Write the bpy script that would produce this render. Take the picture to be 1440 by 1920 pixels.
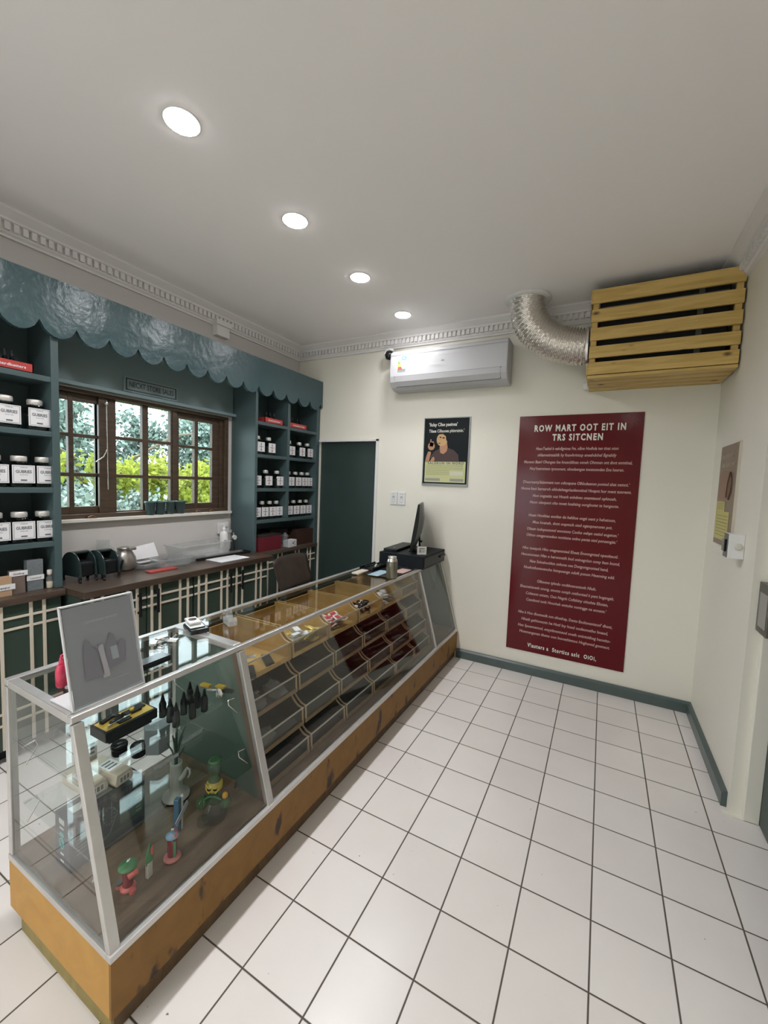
import bpy, bmesh, math, random
from mathutils import Vector, Matrix
random.seed(7)
PI = math.pi
for o in list(bpy.data.objects): bpy.data.objects.remove(o, do_unlink=True)
SC = bpy.context.scene
COL = SC.collection
T = 0.25          # every coordinate below is counted in floor tiles of 0.25 m

# ------------------------------------------------------------------ camera
F, YAW, PITCH, ROLL = 764.89, -0.490472417, -0.0737129165, 0.0383382191
CAM = Vector((-0.27251, -6.53849, 6.408214)) * T
fwd = Vector((math.sin(YAW)*math.cos(PITCH), math.cos(YAW)*math.cos(PITCH), math.sin(PITCH)))
rt0 = Vector((math.cos(YAW), -math.sin(YAW), 0)); up0 = rt0.cross(fwd)
rt = rt0*math.cos(ROLL)+up0*math.sin(ROLL); up = -rt0*math.sin(ROLL)+up0*math.cos(ROLL)
cd = bpy.data.cameras.new('camera'); cam = bpy.data.objects.new('camera', cd); COL.objects.link(cam)
cd.sensor_fit = 'HORIZONTAL'; cd.sensor_width = 36; cd.lens = 36*F/1440; cd.clip_start = 0.02
M = Matrix.Identity(4)
for i in range(3): M[i][0], M[i][1], M[i][2], M[i][3] = rt[i], up[i], -fwd[i], CAM[i]
cam.matrix_world = M; SC.camera = cam

# ------------------------------------------------------------------ light and exposure
SC.view_settings.view_transform = 'Standard'; SC.view_settings.look = 'None'
SC.view_settings.exposure = 0.10; SC.view_settings.gamma = 1.0; SC.view_settings.use_curve_mapping = False
LAMP = 75.0           # radiance of the downlights' diffusers
SPOT = 24.0           # watts of each downlight's beam
w = bpy.data.worlds.new('sky'); SC.world = w; w.use_nodes = True
bg = w.node_tree.nodes['Background']; bg.inputs[0].default_value = (0.82, 0.93, 1.0, 1); bg.inputs[1].default_value = 5.5
sd = bpy.data.lights.new('sun', 'SUN'); sd.energy = 3.5; sd.angle = 0.02; sd.color = (1, .93, .8)
sun = bpy.data.objects.new('sun', sd); COL.objects.link(sun); sun.rotation_euler = (math.radians(48), 0, math.radians(-62))
pd = bpy.data.lights.new('window_portal', 'AREA'); pd.shape = 'RECTANGLE'; pd.size = 1.5; pd.size_y = 0.85; pd.cycles.is_portal = True
po = bpy.data.objects.new('window_portal', pd); COL.objects.link(po); po.location = (-13.2*T, 1.05*T, 6.8*T); po.rotation_euler = (0, -PI/2, 0)
pd2 = bpy.data.lights.new('street_door_portal', 'AREA'); pd2.shape = 'RECTANGLE'; pd2.size = 1.0; pd2.size_y = 2.1; pd2.cycles.is_portal = True
po2 = bpy.data.objects.new('street_door_portal', pd2); COL.objects.link(po2); po2.location = (-7.6*T, -20.65*T, 4.2*T); po2.rotation_euler = (-PI/2, 0, 0)
SC.cycles.use_denoising = True
SC.cycles.max_bounces = 12; SC.cycles.transparent_max_bounces = 24; SC.cycles.glossy_bounces = 5
SC.cycles.sample_clamp_indirect = 6.0

# ------------------------------------------------------------------ materials
def nt(name):
    m = bpy.data.materials.new(name); m.use_nodes = True
    n = m.node_tree.nodes; b = n['Principled BSDF']; return m, n, m.node_tree.links, b
def mat(name, c, rough=.5, metal=0., bump=0., bscale=20., var=0., vscale=3., coat=0., trans=0., sss=0., emit=None, es=0.):
    m, n, l, b = nt(name)
    b.inputs['Base Color'].default_value = (*c, 1); b.inputs['Roughness'].default_value = rough; b.inputs['Metallic'].default_value = metal
    b.inputs['Coat Weight'].default_value = coat; b.inputs['Transmission Weight'].default_value = trans
    if emit: b.inputs['Emission Color'].default_value = (*emit, 1); b.inputs['Emission Strength'].default_value = es
    if bump or var:
        tc = n.new('ShaderNodeTexCoord')
    if bump:
        t = n.new('ShaderNodeTexNoise'); t.inputs['Scale'].default_value = bscale; t.inputs['Detail'].default_value = 4
        bp = n.new('ShaderNodeBump'); bp.inputs['Strength'].default_value = bump; bp.inputs['Distance'].default_value = .01
        l.new(tc.outputs['Object'], t.inputs['Vector']); l.new(t.outputs[0], bp.inputs['Height']); l.new(bp.outputs[0], b.inputs['Normal'])
    if var:
        t = n.new('ShaderNodeTexNoise'); t.inputs['Scale'].default_value = vscale; t.inputs['Detail'].default_value = 5
        r = n.new('ShaderNodeMix'); r.data_type = 'RGBA'
        r.inputs['A'].default_value = (*[x*(1-var) for x in c], 1); r.inputs['B'].default_value = (*[min(1, x*(1+var)) for x in c], 1)
        l.new(tc.outputs['Object'], t.inputs['Vector']); l.new(t.outputs[0], r.inputs['Factor']); l.new(r.outputs['Result'], b.inputs['Base Color'])
    return m
def wood(name, c1, c2, scale=(1, 1, 12), rough=.5, knots=0., dirt=None):
    m, n, l, b = nt(name)
    tc = n.new('ShaderNodeTexCoord'); mp = n.new('ShaderNodeMapping'); mp.inputs['Scale'].default_value = scale
    t = n.new('ShaderNodeTexNoise'); t.inputs['Scale'].default_value = 3; t.inputs['Detail'].default_value = 8; t.inputs['Distortion'].default_value = 1.2
    r = n.new('ShaderNodeValToRGB'); r.color_ramp.elements[0].position = .35; r.color_ramp.elements[1].position = .65
    r.color_ramp.elements[0].color = (*c1, 1); r.color_ramp.elements[1].color = (*c2, 1)
    l.new(tc.outputs['Object'], mp.inputs[0]); l.new(mp.outputs[0], t.inputs['Vector']); l.new(t.outputs[0], r.inputs[0])
    out = r.outputs[0]
    if knots:
        v = n.new('ShaderNodeTexVoronoi'); v.inputs['Scale'].default_value = knots
        mp2 = n.new('ShaderNodeMapping'); mp2.inputs['Scale'].default_value = (1, 1.6, 1.8)
        l.new(tc.outputs['Object'], mp2.inputs[0]); l.new(mp2.outputs[0], v.inputs['Vector'])
        kr = n.new('ShaderNodeValToRGB'); kr.color_ramp.elements[0].position = .05; kr.color_ramp.elements[1].position = .17
        kr.color_ramp.elements[0].color = (.25, .2, .15, 1); kr.color_ramp.elements[1].color = (1, 1, 1, 1)
        l.new(v.outputs['Distance'], kr.inputs[0])
        mx = n.new('ShaderNodeMix'); mx.data_type = 'RGBA'; mx.blend_type = 'MULTIPLY'; mx.inputs['Factor'].default_value = 1
        l.new(out, mx.inputs['A']); l.new(kr.outputs[0], mx.inputs['B']); out = mx.outputs['Result']
    if dirt:
        t2 = n.new('ShaderNodeTexNoise'); t2.inputs['Scale'].default_value = dirt[0]; t2.inputs['Detail'].default_value = 7
        mp3 = n.new('ShaderNodeMapping'); mp3.inputs['Scale'].default_value = dirt[3] if len(dirt) > 3 else (1, 1, 1)
        l.new(tc.outputs['Object'], mp3.inputs[0]); l.new(mp3.outputs[0], t2.inputs['Vector'])
        dr = n.new('ShaderNodeValToRGB'); dr.color_ramp.elements[0].position = dirt[1]; dr.color_ramp.elements[1].position = dirt[1]+.06
        dr.color_ramp.elements[0].color = (0, 0, 0, 1); dr.color_ramp.elements[1].color = (1, 1, 1, 1)
        l.new(t2.outputs[0], dr.inputs[0])
        mx = n.new('ShaderNodeMix'); mx.data_type = 'RGBA'
        l.new(dr.outputs[0], mx.inputs['Factor']); l.new(out, mx.inputs['A']); mx.inputs['B'].default_value = (*dirt[2], 1); out = mx.outputs['Result']
    l.new(out, b.inputs['Base Color']); b.inputs['Roughness'].default_value = rough
    return m
def glass(name, tint=(.97, .985, .98), rough=0., refl=1.0, haze=0., hazec=(.7, .72, .72)):
    m = bpy.data.materials.new(name); m.use_nodes = True; n = m.node_tree.nodes; l = m.node_tree.links; n.clear()
    out = n.new('ShaderNodeOutputMaterial'); tr = n.new('ShaderNodeBsdfTransparent'); gl = n.new('ShaderNodeBsdfGlossy')
    tr.inputs[0].default_value = (*tint, 1); gl.inputs['Roughness'].default_value = rough; gl.inputs[0].default_value = (refl, refl, refl, 1)
    fr = n.new('ShaderNodeFresnel'); ge = n.new('ShaderNodeNewGeometry')
    mr = n.new('ShaderNodeMapRange'); mr.inputs['To Min'].default_value = 1.5; mr.inputs['To Max'].default_value = 1/1.5
    l.new(ge.outputs['Backfacing'], mr.inputs['Value']); l.new(mr.outputs[0], fr.inputs['IOR'])
    mx = n.new('ShaderNodeMixShader'); l.new(fr.outputs[0], mx.inputs[0]); l.new(gl.outputs[0], mx.inputs[2])
    if haze:
        df = n.new('ShaderNodeBsdfDiffuse'); df.inputs[0].default_value = (*hazec, 1)
        m2 = n.new('ShaderNodeMixShader'); m2.inputs[0].default_value = haze
        l.new(tr.outputs[0], m2.inputs[1]); l.new(df.outputs[0], m2.inputs[2]); l.new(m2.outputs[0], mx.inputs[1])
    else: l.new(tr.outputs[0], mx.inputs[1])
    l.new(mx.outputs[0], out.inputs[0]); return m

wallm = mat('wall_paint', (.80, .775, .68), .55, bump=.05, bscale=35, var=.03, vscale=1.2)
wall_sheen = wallm
ceilm = mat('ceiling_paint', (.93, .90, .89), .7, bump=.03, bscale=10)
plaster = mat('cornice_plaster', (.80, .78, .77), .5)
teal = mat('teal_gloss_paint', (.048, .092, .102), .24, bump=.42, bscale=15, var=.06, vscale=2)
tealflat = mat('teal_shelf_paint', (.06, .095, .10), .4, bump=.1, bscale=9, var=.05)
greend = mat('dark_green_laminate', (.035, .058, .045), .35, var=.25, vscale=4)
doorgreen = mat('dark_green_door_paint', (.028, .048, .044), .38, var=.12, vscale=2)
cream = mat('cream_strip_paint', (.62, .55, .45), .45)
whitep = mat('white_gloss_paint', (.75, .75, .74), .3)
skirt = mat('green_skirting_paint', (.075, .105, .10), .3, var=.15, vscale=12)
darktop = wood('dark_worktop', (.05, .033, .024), (.085, .06, .045), (6, 1, 6), .32)
frameb = wood('window_wood', (.055, .036, .024), (.09, .06, .038), (12, 1, 12), .4)
blackm = mat('black_plastic', (.012, .013, .014), .35)
blackg = mat('black_gloss', (.01, .011, .012), .12)
alu = mat('aluminium', (.62, .61, .59), .36, metal=.75, bump=.03, bscale=60, var=.1, vscale=20)
silver = mat('silver_metal', (.75, .74, .72), .25, metal=1)
ochre = wood('ochre_laminate', (.47, .245, .045), (.53, .28, .055), (3, 3, 3), .55)
ochref = wood('shaded_worn_ochre_laminate', (.21, .098, .011), (.25, .12, .015), (3, 3, 3), .6, dirt=(7, .595, (.04, .02, .01), (1, 1.6, .8)))  # the ochre darkened for the front's shade, plus real dirt spots
kickm = wood('shade_brown_plinth', (.085, .045, .02), (.14, .085, .035), (6, 6, 2), .5)  # shade along the counter front is darkened into this wood colour
kickend = wood('olive_plinth', (.22, .17, .04), (.32, .24, .07), (4, 4, 2), .5)
caseboard = wood('case_floor_board', (.125, .08, .045), (.21, .14, .09), (5, 1.2, 5), .3, dirt=(1.6, .64, (.055, .038, .028)))
binwood = wood('bin_plywood', (.42, .26, .085), (.54, .35, .13), (2, 6, 6), .4)
pine = wood('pine_slat', (.50, .33, .09), (.66, .46, .155), (.8, 6, 8), .42, knots=5.5)
darkin = mat('dark_interior', (.012, .012, .012), .8)
gl = glass('counter_glass', refl=.72)
glw = glass('window_glass', (.93, .96, .95))
gljar = glass('jar_glass', (.5, .58, .57))
glclear = glass('clear_plastic', (.9, .92, .92), .03, haze=.10)
frost = glass('frosted_plastic', (.9, .91, .91), .05, haze=.24, hazec=(.75, .75, .74))
paper = mat('white_paper', (.72, .72, .73), .6)
ink = mat('grey_ink', (.10, .11, .13), .6)
redink = mat('red_ink', (.35, .06, .06), .6)
redp = mat('red_card', (.45, .045, .04), .4)
poster_red = mat('poster_red', (.115, .003, .007), .14); poster_red.node_tree.nodes['Principled BSDF'].inputs['Specular IOR Level'].default_value = .25
posterw = mat('poster_white', (.78, .78, .70), .5)
posterp = mat('poster_pink_text', (.62, .42, .38), .5)
ledm = mat('lamp_glow', (1, 1, 1), .5, emit=(.985, .975, 1), es=LAMP)

def floor_mat():
    m, n, l, b = nt('floor_tile')
    ge = n.new('ShaderNodeNewGeometry'); sc = n.new('ShaderNodeVectorMath'); sc.operation = 'SCALE'; sc.inputs['Scale'].default_value = 1/T
    l.new(ge.outputs['Position'], sc.inputs[0])
    sp = n.new('ShaderNodeSeparateXYZ'); l.new(sc.outputs[0], sp.inputs[0])
    ds = []
    for a in ('X', 'Y'):
        ad = n.new('ShaderNodeMath'); ad.operation = 'ADD'; ad.inputs[1].default_value = .5; l.new(sp.outputs[a], ad.inputs[0])
        fr = n.new('ShaderNodeMath'); fr.operation = 'FRACT'; l.new(ad.outputs[0], fr.inputs[0])
        su = n.new('ShaderNodeMath'); su.operation = 'SUBTRACT'; su.inputs[1].default_value = .5; l.new(fr.outputs[0], su.inputs[0])
        ab = n.new('ShaderNodeMath'); ab.operation = 'ABSOLUTE'; l.new(su.outputs[0], ab.inputs[0]); ds.append(ab)
    mn = n.new('ShaderNodeMath'); mn.operation = 'MINIMUM'; l.new(ds[0].outputs[0], mn.inputs[0]); l.new(ds[1].outputs[0], mn.inputs[1])
    rp = n.new('ShaderNodeMapRange'); rp.inputs['From Min'].default_value = .007; rp.inputs['From Max'].default_value = .016
    l.new(mn.outputs[0], rp.inputs['Value'])
    fl = n.new('ShaderNodeVectorMath'); fl.operation = 'FLOOR'; l.new(sc.outputs[0], fl.inputs[0])
    wn = n.new('ShaderNodeTexWhiteNoise'); wn.noise_dimensions = '2D'; l.new(fl.outputs[0], wn.inputs['Vector'])
    t = n.new('ShaderNodeTexNoise'); t.inputs['Scale'].default_value = 2.2; t.inputs['Detail'].default_value = 6; l.new(ge.outputs['Position'], t.inputs['Vector'])
    ad = n.new('ShaderNodeMath'); ad.operation = 'MULTIPLY_ADD'; ad.inputs[1].default_value = .35; l.new(wn.outputs[0], ad.inputs[0]); l.new(t.outputs[0], ad.inputs[2])
    tile = n.new('ShaderNodeValToRGB'); tile.color_ramp.elements[0].position = .3; tile.color_ramp.elements[1].position = .9
    tile.color_ramp.elements[0].color = (.72, .68, .65, 1); tile.color_ramp.elements[1].color = (.80, .77, .74, 1)
    l.new(ad.outputs[0], tile.inputs[0])
    sp2 = n.new('ShaderNodeTexNoise'); sp2.inputs['Scale'].default_value = 45; sp2.inputs['Detail'].default_value = 2; l.new(ge.outputs['Position'], sp2.inputs['Vector'])
    spr = n.new('ShaderNodeMapRange'); spr.inputs['From Min'].default_value = .76; spr.inputs['From Max'].default_value = .79; l.new(sp2.outputs[0], spr.inputs['Value'])
    m1 = n.new('ShaderNodeMix'); m1.data_type = 'RGBA'; l.new(spr.outputs[0], m1.inputs['Factor']); l.new(tile.outputs[0], m1.inputs['A']); m1.inputs['B'].default_value = (.2, .17, .14, 1)
    mx = n.new('ShaderNodeMix'); mx.data_type = 'RGBA'; l.new(rp.outputs[0], mx.inputs['Factor']); mx.inputs['A'].default_value = (.085, .07, .055, 1); l.new(m1.outputs['Result'], mx.inputs['B'])
    l.new(mx.outputs['Result'], b.inputs['Base Color'])
    rr = n.new('ShaderNodeMapRange'); rr.inputs['To Min'].default_value = .8; rr.inputs['To Max'].default_value = .26; l.new(rp.outputs[0], rr.inputs['Value']); l.new(rr.outputs[0], b.inputs['Roughness'])
    bp = n.new('ShaderNodeBump'); bp.inputs['Strength'].default_value = .5; bp.inputs['Distance'].default_value = .002; l.new(rp.outputs[0], bp.inputs['Height']); l.new(bp.outputs[0], b.inputs['Normal'])
    return m
floorm = floor_mat()

# ------------------------------------------------------------------ mesh helpers (tile units)
_tc = {}
def glyphs(body, bold=0.0, shear=0.0):
    k = (body, bold, shear)
    if k in _tc: return _tc[k]
    c = bpy.data.curves.new('t', 'FONT'); c.body = body; c.size = 1; c.resolution_u = 2; c.offset = bold; c.shear = shear; c.space_character = 1.28 if bold > .03 else 1.0
    o = bpy.data.objects.new('t', c); COL.objects.link(o); bpy.context.view_layer.update()
    me = bpy.data.meshes.new_from_object(o.evaluated_get(bpy.context.evaluated_depsgraph_get()))
    v = [(q.co.x, q.co.y) for q in me.vertices]; f = [tuple(q.vertices) for q in me.polygons]
    bpy.data.objects.remove(o); bpy.data.curves.remove(c); bpy.data.meshes.remove(me)
    x0 = min(a[0] for a in v); x1 = max(a[0] for a in v); v = [((a[0]-x0)/(x1-x0), a[1]) for a in v]
    _tc[k] = (v, f); return _tc[k]
class MB:
    def __init__(s, off=(0, 0, 0)): s.v = []; s.f = []; s.m = []; s.off = off; s.sm = []
    def add(s, vs, fs, m=0, smooth=False):
        b = len(s.v); s.v += [tuple(x) for x in vs]; s.f += [tuple(b+i for i in f) for f in fs]; s.m += [m]*len(fs); s.sm += [smooth]*len(fs); return s
    def box(s, x0, x1, y0, y1, z0, z1, m=0):
        v = [(x, y, z) for x in (x0, x1) for y in (y0, y1) for z in (z0, z1)]
        return s.add(v, [(0, 1, 3, 2), (4, 6, 7, 5), (0, 4, 5, 1), (2, 3, 7, 6), (0, 2, 6, 4), (1, 5, 7, 3)], m)
    def prism(s, poly, axis, a0, a1, m=0, smooth=False):
        # poly: list of 2-D points in the plane normal to axis
        n = len(poly)
        def P(p, a): return (a, p[0], p[1]) if axis == 0 else (p[0], a, p[1]) if axis == 1 else (p[0], p[1], a)
        v = [P(p, a0) for p in poly]+[P(p, a1) for p in poly]
        s.add(v, [tuple(range(n)), tuple(range(2*n-1, n-1, -1))], m)
        b = len(s.v)-2*n
        for i in range(n):
            j = (i+1) % n; s.f.append((b+i, b+n+i, b+n+j, b+j)); s.m.append(m); s.sm.append(smooth)
        return s
    def bar(s, p, q, w, h, m=0, upv=(0, 0, 1)):
        p = Vector(p); q = Vector(q); d = (q-p).normalized(); u = Vector(upv); sd = d.cross(u)
        if sd.length < 1e-4: sd = d.cross(Vector((1, 0, 0)))
        sd.normalize(); u = sd.cross(d).normalized(); v = []
        for c in (p, q):
            for a, b in ((-1, -1), (1, -1), (1, 1), (-1, 1)): v.append(c+sd*a*w/2+u*b*h/2)
        return s.add(v, [(0, 1, 2, 3), (7, 6, 5, 4), (0, 4, 5, 1), (1, 5, 6, 2), (2, 6, 7, 3), (3, 7, 4, 0)], m)
    def lathe(s, prof, c=(0, 0, 0), seg=16, m=0, sq=None, axis=2, sx=1, sy=1):
        v = []; f = []; n = len(prof)
        for r, z in prof:
            for k in range(seg):
                a = 2*PI*k/seg; x = math.cos(a); y = math.sin(a)
                if sq:
                    e = sq; den = (abs(x)**e+abs(y)**e)**(1/e); x /= den; y /= den
                P = (r*x*sx, r*y*sy, z)
                P = P if axis == 2 else (P[2], P[0], P[1]) if axis == 0 else (P[0], P[2], P[1])
                v.append((c[0]+P[0], c[1]+P[1], c[2]+P[2]))
        for i in range(n-1):
            for k in range(seg):
                j = (k+1) % seg; f.append((i*seg+k, i*seg+j, (i+1)*seg+j, (i+1)*seg+k))
        s.add(v, f, m, True)
        s.add(v[:seg], [tuple(range(seg-1, -1, -1))], m); s.add(v[-seg:], [tuple(range(seg))], m); return s
    def tube(s, pts, r, seg=8, m=0, closed=False, rf=None):
        pts = [Vector(p) for p in pts]; n = len(pts); v = []; f = []
        u = None
        for i, p in enumerate(pts):
            if closed: d = pts[(i+1) % n]-pts[i-1]
            else: d = pts[min(i+1, n-1)]-pts[max(i-1, 0)]
            d.normalize()
            if u is None: u = d.orthogonal().normalized()
            u = (u-d*u.dot(d)).normalized(); w_ = d.cross(u)
            for k in range(seg):
                a = 2*PI*k/seg; rr = r[i] if isinstance(r, (list, tuple)) else r
                if rf: rr = rf(i, a)
                v.append(p+(u*math.cos(a)+w_*math.sin(a))*rr)
        R = n if closed else n-1
        for i in range(R):
            for k in range(seg):
                j = (k+1) % seg; ii = (i+1) % n; f.append((i*seg+k, i*seg+j, ii*seg+j, ii*seg+k))
        s.add(v, f, m, True)
        if not closed: s.add(v[:seg], [tuple(range(seg-1, -1, -1))], m); s.add(v[-seg:], [tuple(range(seg))], m)
        return s
    def text(s, body, o, u, v, width, h, m=0, bold=.012, center=False, shear=0.):
        V_, F_ = glyphs(body, bold, shear); o = Vector(o); u = Vector(u).normalized(); v = Vector(v).normalized()
        if center: o = o-u*width/2
        return s.add([o+u*(a*width)+v*(b*h/.7) for a, b in V_], F_, m)
    def build(s, name, mats, parent=None, bevel=0., smooth=None):
        me = bpy.data.meshes.new(name); ox, oy, oz = s.off
        me.from_pydata([((x-ox)*T, (y-oy)*T, (z-oz)*T) for x, y, z in s.v], [], s.f)
        if not isinstance(mats, (list, tuple)): mats = [mats]
        for q in mats: me.materials.append(q)
        for p, mi, sm in zip(me.polygons, s.m, s.sm): p.material_index = mi; p.use_smooth = sm
        me.update()
        bm = bmesh.new(); bm.from_mesh(me); bmesh.ops.recalc_face_normals(bm, faces=bm.faces); bm.to_mesh(me); bm.free()
        o = bpy.data.objects.new(name, me); COL.objects.link(o)
        if parent: o.parent = parent
        else: o.location = (ox*T, oy*T, oz*T)
        if bevel:
            b = o.modifiers.new('b', 'BEVEL'); b.width = bevel*T; b.segments = 2; b.limit_method = 'ANGLE'; b.angle_limit = .6
        return o
def tag(o, label, cat, group=None, kind=None):
    o['label'] = label; o['category'] = cat
    if group: o['group'] = group
    if kind: o['kind'] = kind
    return o
def thing(name, label, cat, loc=(0, 0, 0), rz=0, group=None):
    o = bpy.data.objects.new(name, None); o.empty_display_size = .05; COL.objects.link(o)
    o.location = Vector(loc)*T; o.rotation_euler = (0, 0, rz); return tag(o, label, cat, group)
def dup(root, loc, rz=None, label=None, group=None):
    def cp(o, par):
        c = o.copy(); COL.objects.link(c); c.parent = par
        for ch in list(o.children): cp(ch, c)
        return c
    kids = list(root.children); c = root.copy(); COL.objects.link(c)
    for ch in kids: cp(ch, c)
    c.location = Vector(loc)*T
    if rz is not None: c.rotation_euler = (0, 0, rz)
    if label: c['label'] = label
    if group: c['group'] = group
    return c
def struct(name, mb, m, parent=None, bevel=0):
    o = mb.build(name, m, parent, bevel)
    if not parent: o['kind'] = 'structure'
    return o
def sstruct(name, loc):
    o = bpy.data.objects.new(name, None); COL.objects.link(o); o.location = Vector(loc)*T; o['kind'] = 'structure'; return o
ORD = ['first', 'second', 'third', 'fourth', 'fifth', 'sixth', 'seventh', 'eighth']

# ------------------------------------------------------------------ room shell
XL, XR, YB, YF, H = -12.54, 2.4, 7.95, -20.0, 12.1
struct('floor', MB().box(-13.4, 4.2, -20.6, 9, -.3, 0), floorm)
struct('ceiling', MB().box(-13.4, 4.2, -20.6, 9, H, H+.4), ceilm)
b = MB()
b.box(-13.4, XL, YF-.6, -1.95, 0, H).box(-13.4, XL, 4.05, YB+.8, 0, H).box(-13.4, XL, -1.95, 4.05, 0, 5.12).box(-13.4, XL, -1.95, 4.05, 8.5, H)
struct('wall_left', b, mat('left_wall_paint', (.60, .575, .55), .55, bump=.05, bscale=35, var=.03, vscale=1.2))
b = MB()
b.box(XL, -11.3, YB, YB+.8, 0, H).box(-8.43, XR+1.8, YB, YB+.8, 0, H).box(-11.3, -8.43, YB, YB+.8, 8.06, H).box(-11.3, -8.43, YB+.6, YB+.8, 0, 8.06)
struct('wall_back', b, wallm)
b = MB()
b.box(XR, 4.2, 3.75, YB, 0, H).box(XR, 4.2, YF, -.6, 0, H).box(XR, 4.2, -.6, 3.75, 8.4, H).box(3.4, 4.2, -.6, 3.75, 0, 8.4)
struct('wall_right', b, wallm)
struct('wall_front', MB().box(-13.4, -9.6, YF-.6, YF, 0, H).box(-5.6, 4.2, YF-.6, YF, 0, H).box(-9.6, -5.6, YF-.6, YF, 8.4, H), wallm)
d = sstruct('door_3', (-7.6, YF, 0)); o3 = (-7.6, YF, 0)      # the shop's glazed street door, behind the camera
MB(o3).box(-9.6, -9.4, YF-.4, YF-.2, 0, 8.4).box(-5.8, -5.6, YF-.4, YF-.2, 0, 8.4).box(-9.4, -5.8, YF-.4, YF-.2, 8.2, 8.4).box(-7.65, -7.55, YF-.38, YF-.22, 0, 8.2).build('door_frame', wallm, d)
MB(o3).box(-9.4, -5.8, YF-.31, YF-.29, .1, 8.2).build('pane', glw, d)

# cornice with dentils
PR = [(0, 11.57), (.07, 11.57), (.07, 11.62), (.12, 11.66), (.12, 11.86), (.22, 11.88), (.24, 11.93), (.32, 11.98), (.42, 12.05), (.42, 12.1), (0, 12.1)]
def cornice(name, kind):
    b = MB()
    if kind == 'L': b.prism([(XL+d, z) for d, z in PR], 1, YF, YB)
    if kind == 'B': b.prism([(YB-d, z) for d, z in PR], 0, XL, XR)
    if kind == 'R': b.prism([(XR-d, z) for d, z in PR], 1, YF, YB)
    n = int((26 if kind != 'B' else 14.9)/.165)
    for i in range(n):
        a = .02+i*.165
        if kind == 'L': y = YB-.2-a-.1; b.box(XL+.1, XL+.2, y, y+.1, 11.70, 11.87)
        if kind == 'R': y = YB-.2-a-.1; b.box(XR-.2, XR-.1, y, y+.1, 11.70, 11.87)
        if kind == 'B': b.box(XL+.2+a, XL+.3+a, YB-.2, YB-.1, 11.70, 11.87)
    return struct(name, b, plaster)
cornice('trim_1', 'L'); cornice('trim_2', 'B'); cornice('trim_3', 'R')
b = MB(off=(XL, 3.6, 11.2)).box(XL, XL+.3, 3.30, 3.94, 11.58, 11.76).box(XL, XL+.22, 3.36, 3.9, 11.24, 11.6)
tag(b.build('cornice_block', plaster, bevel=.01), 'white plaster block interrupting the cornice above the teal fascia', 'moulding')

struct('baseboard_back', MB().prism([(YB, 0), (YB-.1, 0), (YB-.1, .27), (YB-.06, .33), (YB, .33)], 0, -4.7, XR), skirt)
struct('baseboard_right', MB().prism([(XR, 0), (XR-.1, 0), (XR-.1, .27), (XR-.06, .33), (XR, .33)], 1, 3.9, YB-.1), skirt)

# door in the back wall
d = sstruct('door_1', (-9.9, YB, 0))
o3 = (-9.9, YB, 0)
MB(o3).box(-11.3, -8.43, YB+.1, YB+.25, 0.02, 8.02).build('door_leaf', doorgreen, d)
MB(o3).box(-8.47, -8.36, YB-.06, YB+.12, 0, 8.12).box(-11.32, -8.36, YB-.06, YB+.12, 8.03, 8.12).build('door_frame', whitep, d, .01)
# door in the right wall
d = sstruct('door_2', (2.8, 1.6, 0)); o3 = (2.8, 1.6, 0)
MB(o3).box(2.84, 3.0, -.4, 3.66, .03, 8.2).build('door_leaf', doorgreen, d)
MB(o3).box(2.6, 2.84, 3.62, 3.75, 0, 8.4).box(2.6, 2.84, -.6, 3.62, 8.2, 8.4).box(2.6, 2.84, -.6, -.45, 0, 8.2).build('door_frame', wallm, d, .01)
MB(o3).box(3.0, 3.4, -.6, 3.75, 0, 8.4).build('door_backing', darkin, d)
pl = MB(o3).box(2.50, 2.62, 3.18, 3.72, 3.83, 4.78); pl = pl.build('lock_plate', mat('grey_steel', (.16, .16, .14), .4, metal=.6), d, .01)
MB(o3).box(2.495, 2.51, 3.24, 3.62, 3.95, 4.6).build('lock_cover', mat('grey_cover', (.33, .32, .30), .4), d, .005)
struct('trim_4', MB().box(2.3, 2.84, 3.62, 3.76, 0, .02), wallm)

# ------------------------------------------------------------------ window
W = sstruct('window_1', (XL, 1.05, 5.1)); o3 = (XL, 1.05, 5.1)
b = MB(o3)
b.box(-12.9, -12.5, -1.95, 4.05, 5.12, 5.24).box(-12.9, -12.5, -1.95, 4.05, 8.42, 8.52).box(-12.9, -12.5, 3.9, 4.05, 5.24, 8.42).box(-12.9, -12.5, -1.95, -1.8, 5.24, 8.42)
b.box(-12.9, -12.62, 3.76, 3.9, 5.24, 8.42)
b.box(-12.88, -12.6, -.27, -.03, 5.2, 8.45).box(-12.88, -12.6, 1.93, 2.07, 5.2, 8.45)
b.build('window_frame', frameb, W, .012)
def sash(y0, y1, z0, z1, cols, rows, x0=-12.82, x1=-12.68, st=.1):
    b = MB(o3)
    ys = [y0]+[v for c in cols for v in c]+[y1]; zs = [z0]+[v for c in rows for v in c]+[z1]
    for i in range(0, len(ys), 2): b.box(x0, x1, ys[i], ys[i+1], z0, z1)
    for i in range(0, len(zs), 2): b.box(x0+.01, x1-.01, y0, y1, zs[i], zs[i+1])
    s = b.build('sash', frameb, W, .012)
    MB(o3).box(-12.76, -12.745, y0+.05, y1-.05, z0+.05, z1-.05).build('pane', glw, s)
    return s
RW = [(5.43, 6.24), (6.34, 7.29), (7.38, 8.23)]
s1 = sash(-1.8, -.20, 5.24, 8.42, [(-1.55, -.97), (-.85, -.27)], RW)
s2 = sash(-.03, 1.98, 5.2, 8.5, [(.2, .96), (1.14, 1.87)], [(5.28, 6.24), (6.33, 7.33), (7.42, 8.41)], -12.78, -12.64)
s3 = sash(2.0, 3.78, 5.24, 8.42, [(2.19, 2.78), (2.91, 3.49)], RW)
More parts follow.
